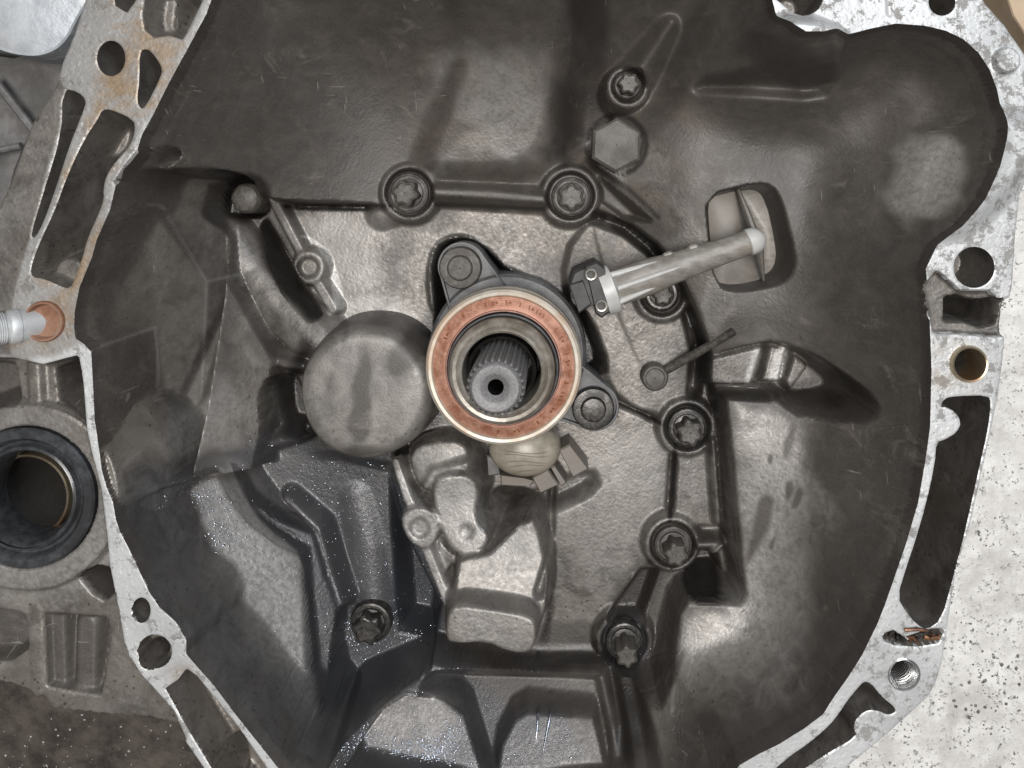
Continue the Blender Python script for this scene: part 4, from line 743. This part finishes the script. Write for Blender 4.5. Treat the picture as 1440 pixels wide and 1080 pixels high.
V, F = tube_path([a0, a0+dd*.40, a0+dd*.41, a0+dd*.52, a0+dd*.56, a0+dd*.57, a0+dd*1.2], [23.5*S, 23.5*S, 24.5*S, 24.5*S, 23*S, 21*S, 21*S], 32); make("stud_shank", V, F, M['stud'], st)
V, F = tube_path([a0+dd*(.62+.035*i/2) for i in range(26)], [(22.5 if i % 2 else 20.8)*S for i in range(26)], 32); make("stud_thread", V, F, M['stud'], st)
lobj("rust_sleeve", [(29,-60),(29,0),(27.5,3),(25,3),(24,0),(22,-5),(1,-7)], M['rust'], st, 62, 452, 2, 48)
ds = tag(lobj("dowel_sleeve", [(21,-100),(21,4),(22.5,7.5),(24.5,8),(26,5),(26,-60)], M['bronze'], None, 1361, 511, 0, 56), "thin bronze dowel sleeve ringing the lower of the two right-hand flange holes", "sleeve")
prof = [(23,-6),(23,1.5),(21.5,2.5),(19.5,0)]
for i in range(18): prof += [(17.2, -4-i*5), (19.2, -6.5-i*5)]
ti = tag(lobj("threaded_insert", prof, M['thread'], None, 1271, 948, 0, 56, angle=20), "shiny threaded hole insert at the lower right corner of the flange", "insert")
lobj("insert_bottom", [(19,0),(1,-1)], M['dark'], ti, 1271, 948, -92, 32)
cs = thing("copper_scrap", "crumpled copper shavings lying at the bottom of the long right-hand slot", "scrap", PW(1290, 895, -26))
for i in range(9):
    x = 1248+i*8+random.uniform(-3, 3); y = 897+random.uniform(-4, 5); z = -16+random.uniform(-4, 6)
    pts = [PW(x+random.uniform(-9, 9), y+random.uniform(-6, 6), z+random.uniform(0, 10)) for _ in range(5)]
    V, F = tube_path(pts, [random.uniform(1.5, 4)*S for _ in range(5)], 7, .6); make("shaving", V, F, M['copperwire'] if i % 3 and i > 3 else M['black_bolt'], cs)
V, F = tube_path([PW(1272,886,2), PW(1290,885,4), PW(1305,887,2)], [2.4*S, 2.6*S, 2*S], 8); make("copper_strip", V, F, M['copperwire'], cs)

# ------------------------------------------------------------------ oil drops on the wet wall
wt = (wet > 0.12)*(din > 4)*wet**2
band = np.maximum(region([(225,690),(300,680),(350,800),(330,930),(400,960),(480,1010),(640,1020),(660,1085),(400,1085),(320,960),(240,850)], 26), region([(480,860),(500,840),(580,860),(580,930),(480,930)], 20)*.25)
pw = (wt*(0.05+band)*(FN[..., 2] > 0.25)*(0.25+np.clip(mean4(wave(12, 21))*2+.5, 0, 1.5))).ravel(); pw = pw/pw.sum()
sel = rng.choice(len(pw), 2300, p=pw); bi, bj = sel//(NU-1), sel % (NU-1)
unit = [(math.cos(a)*r, math.sin(a)*r, h) for r, h in ((1, -.1), (.8, .38), (.42, .62)) for a in [2*math.pi*i/7 for i in range(7)]]+[(0, 0, .7)]
uf = [(i, (i+1) % 7, (i+1) % 7+7, i+7) for i in range(7)]+[(i+7, (i+1) % 7+7, (i+1) % 7+14, i+14) for i in range(7)]+[(i+14, (i+1) % 7+14, 21) for i in range(7)]
Vd, Fd = [], []
for i, j in zip(bi, bj):
    n = Vector(FN[i, j]); q = Vector((0, 0, 1)).rotation_difference(n); c = Vector(world(UF[i, j], VF[i, j], HF[i, j])); r = (0.5+1.5*random.random()**4)*S; b0 = len(Vd)
    e = 1+random.random()*.6
    for p in unit: Vd.append(c+q @ Vector((p[0]*r*e, p[1]*r, p[2]*r)))
    Fd += [tuple(b0+t for t in f) for f in uf]
me = bpy.data.meshes.new("oil_drops"); me.from_pydata([tuple(v) for v in Vd], [], Fd); me.materials.append(M['drop']); me.polygons.foreach_set("use_smooth", [True]*len(me.polygons)); me.update()
od = bpy.data.objects.new("oil_drops", me); COL.objects.link(od); tag(od, "tiny shining oil drops sprinkled over the wet lower left of the housing", "oil drops", kind="stuff")
# two long glints of the ceiling tubes on oil, modelled as shiny runs
for a, b2 in (((757,1003),(754,1040)), ((774,1004),(763,1062))):
    z0, z1 = hz(*a, -190), hz(*b2, -170); pts = [Vector(PW(a[0]+(b2[0]-a[0])*t, a[1]+(b2[1]-a[1])*t, hz(a[0]+(b2[0]-a[0])*t, a[1]+(b2[1]-a[1])*t, -180)+.4)) for t in np.linspace(0, 1, 9)]
    V, F = tube_path(pts, [S*q for q in (1.2, 2.6, 2.4, 2.2, 2.2, 1.9, 1.6, 1.3, .5)], 10, .8)
    o = make("oil_glint", V, F, M['drop']); tag(o, "bright straight modelled glint on oil on the bottom ramp, %s one of the two" % ("left" if a[0] < 760 else "right, longer"), "oil glint")

# ------------------------------------------------------------------ floor, its grit, neighbours behind the housing
m, nt, b = mat("painted_concrete"); g = NG(nt)
n1 = g.noise(9, 5, .6); n2 = g.noise(60, 6, .7); n3 = g.noise(420, 4, .6)
c = g.mix(g.ramp(n2, .3, .7), (0.54, 0.525, 0.50), (0.76, 0.745, 0.715)); c = g.mix(g.ramp(g.noise(26, 6, .7, .6), .46, .66, 0, .75), c, (0.43, 0.415, 0.39))
c = g.mix(g.math('MULTIPLY', g.ramp(n3, .54, .66), g.ramp(n2, .40, .60)), c, (0.10, 0.095, 0.085))
c = g.mix(g.ramp(g.voro(150), .05, .10, .6, 0), c, (0.07, 0.065, 0.06))
oilm = g.attr("oil"); c = g.mix(oilm, c, g.mix(g.ramp(n2, .3, .7), (0.030, 0.025, 0.021), (0.105, 0.088, 0.074)))
nt.links.new(c, b.inputs["Base Color"]); nt.links.new(g.mixf(oilm, .62, .45), b.inputs["Roughness"]); nt.links.new(g.bump(g.math('ADD', n2, g.math('MULTIPLY', n3, .5)), 0.0012, .6), b.inputs["Normal"])
fx = np.linspace(-1400, 3000, 111); fy = np.linspace(-1800, 2900, 119); FX, FY = np.meshgrid(fx, fy)
oil = sstep(-120, 160, 620-FX+60*np.sin(FY/130)+40*np.sin(FX/70+FY/50))*sstep(300, 700, FY)
Vf = [world(x, y, FLOOR) for x, y in zip(FX.ravel(), FY.ravel())]; nx = len(fx); Ff = [(i*nx+j, i*nx+j+1, (i+1)*nx+j+1, (i+1)*nx+j) for i in range(len(fy)-1) for j in range(nx-1)]
fl = make("floor", Vf, Ff, m); fl['kind'] = "structure"; fl['label'] = "pale painted concrete workshop floor, oil-stained at the lower left"
at = fl.data.attributes.new("oil", 'FLOAT', 'POINT'); at.data.foreach_set("value", oil.ravel().astype(np.float32))
Vg, Fg = [], []
def crumb(px, py, r, z=FLOOR):
    x, y, zz = PW(px, py, z); b0 = len(Vg)
    for a, c2, h in ((1, 0, 0), (.4, .9, 0), (-.7, .6, 0), (-.8, -.5, 0), (.3, -1, 0), (.1, .1, .7), (-.2, .3, .6)): Vg.append((x+a*r*S*random.uniform(.6, 1.3), y+c2*r*S*random.uniform(.6, 1.3), zz+(h*random.uniform(.5, 1.2)-.05)*r*S))
    Fg.extend([(b0, b0+1, b0+5), (b0+1, b0+2, b0+6), (b0+1, b0+6, b0+5), (b0+2, b0+3, b0+6), (b0+3, b0+4, b0+5), (b0+3, b0+5, b0+6), (b0+4, b0, b0+5)])
for _ in range(700):
    y = random.uniform(250, 1085); x = random.uniform(1180, 1450); crumb(x, y, random.choice((.7, .8, 1, 1, 1.3, 2.2)))
for _ in range(70): crumb(random.gauss(1390, 26), random.gauss(975, 36), random.choice((1, 1.5, 2, 3, 4.5)))
make("floor_grit", Vg, Fg, metal("dark_grit", (0.07, 0.065, 0.058), (0.24, 0.225, 0.205), (.6, .8), .0, 500), smooth=False)
tag(bpy.data.objects["floor_grit"], "scattered dark metal crumbs and grit on the pale concrete floor", "grit", kind="stuff")
Vg, Fg = [], []
for _ in range(60): crumb(random.uniform(0, 280), random.uniform(1005, 1085), random.choice((1, 1.5, 2.5)))
make("pale_crumbs", Vg, Fg, M['pale_plastic'], smooth=False); tag(bpy.data.objects["pale_crumbs"], "few pale crumbs on the dark oily floor at bottom left", "crumbs", kind="stuff")
V, F = prism([(1408,-30),(1425,22),(1450,60),(1520,90),(1520,-60)], FLOOR+2, -250, 3); o = make("cardboard_box", V, F, M['tan'], smooth=False); tag(o, "plain tan cardboard box corner in the top right corner", "box")
# silvery machine cover and dull web behind the upper left flange
mc = thing("machine_cover", "silvery alloy casting with a rounded lower edge, behind the top left corner of the flange", "casting", PW(30, 30, FLOOR))
P_ = smoothpoly([(-160,-160),(170,-160),(140,-20),(112,20),(92,62),(60,80),(20,78),(-20,64),(-160,50)], 2); c_ = np.array([W(x, y, -120) for x, y in P_]); ce = c_.mean(0)
V, F = loft([[world(*p, FLOOR+3) for p in c_], [world(*p, -132) for p in c_], [world(*(ce+(p-ce)*.985), -122) for p in c_], [world(*(ce+(p-ce)*.93), -124) for p in c_], [world(*(ce+(p-ce)*.5), -112) for p in c_]]); make("cover_shell", V, F, M['silver_casting'], mc)
V, F = prism([(-160,60),(20,80),(92,62),(90,140),(46,178),(20,240),(6,300),(-160,330)], FLOOR+3, -200, 4); make("lower_web", V, F, M['grey_casting'], mc)
V, F = tube_path([PW(-10,110,-170), PW(15,142,-172), PW(48,184,-176)], [7*S]*3, 10); make("web_rib", V, F, M['grey_casting'], mc)
V, F = tube_path([PW(-20,215,-172), PW(30,205,-172)], [6*S]*2, 10); make("web_rib", V, F, M['grey_casting'], mc)
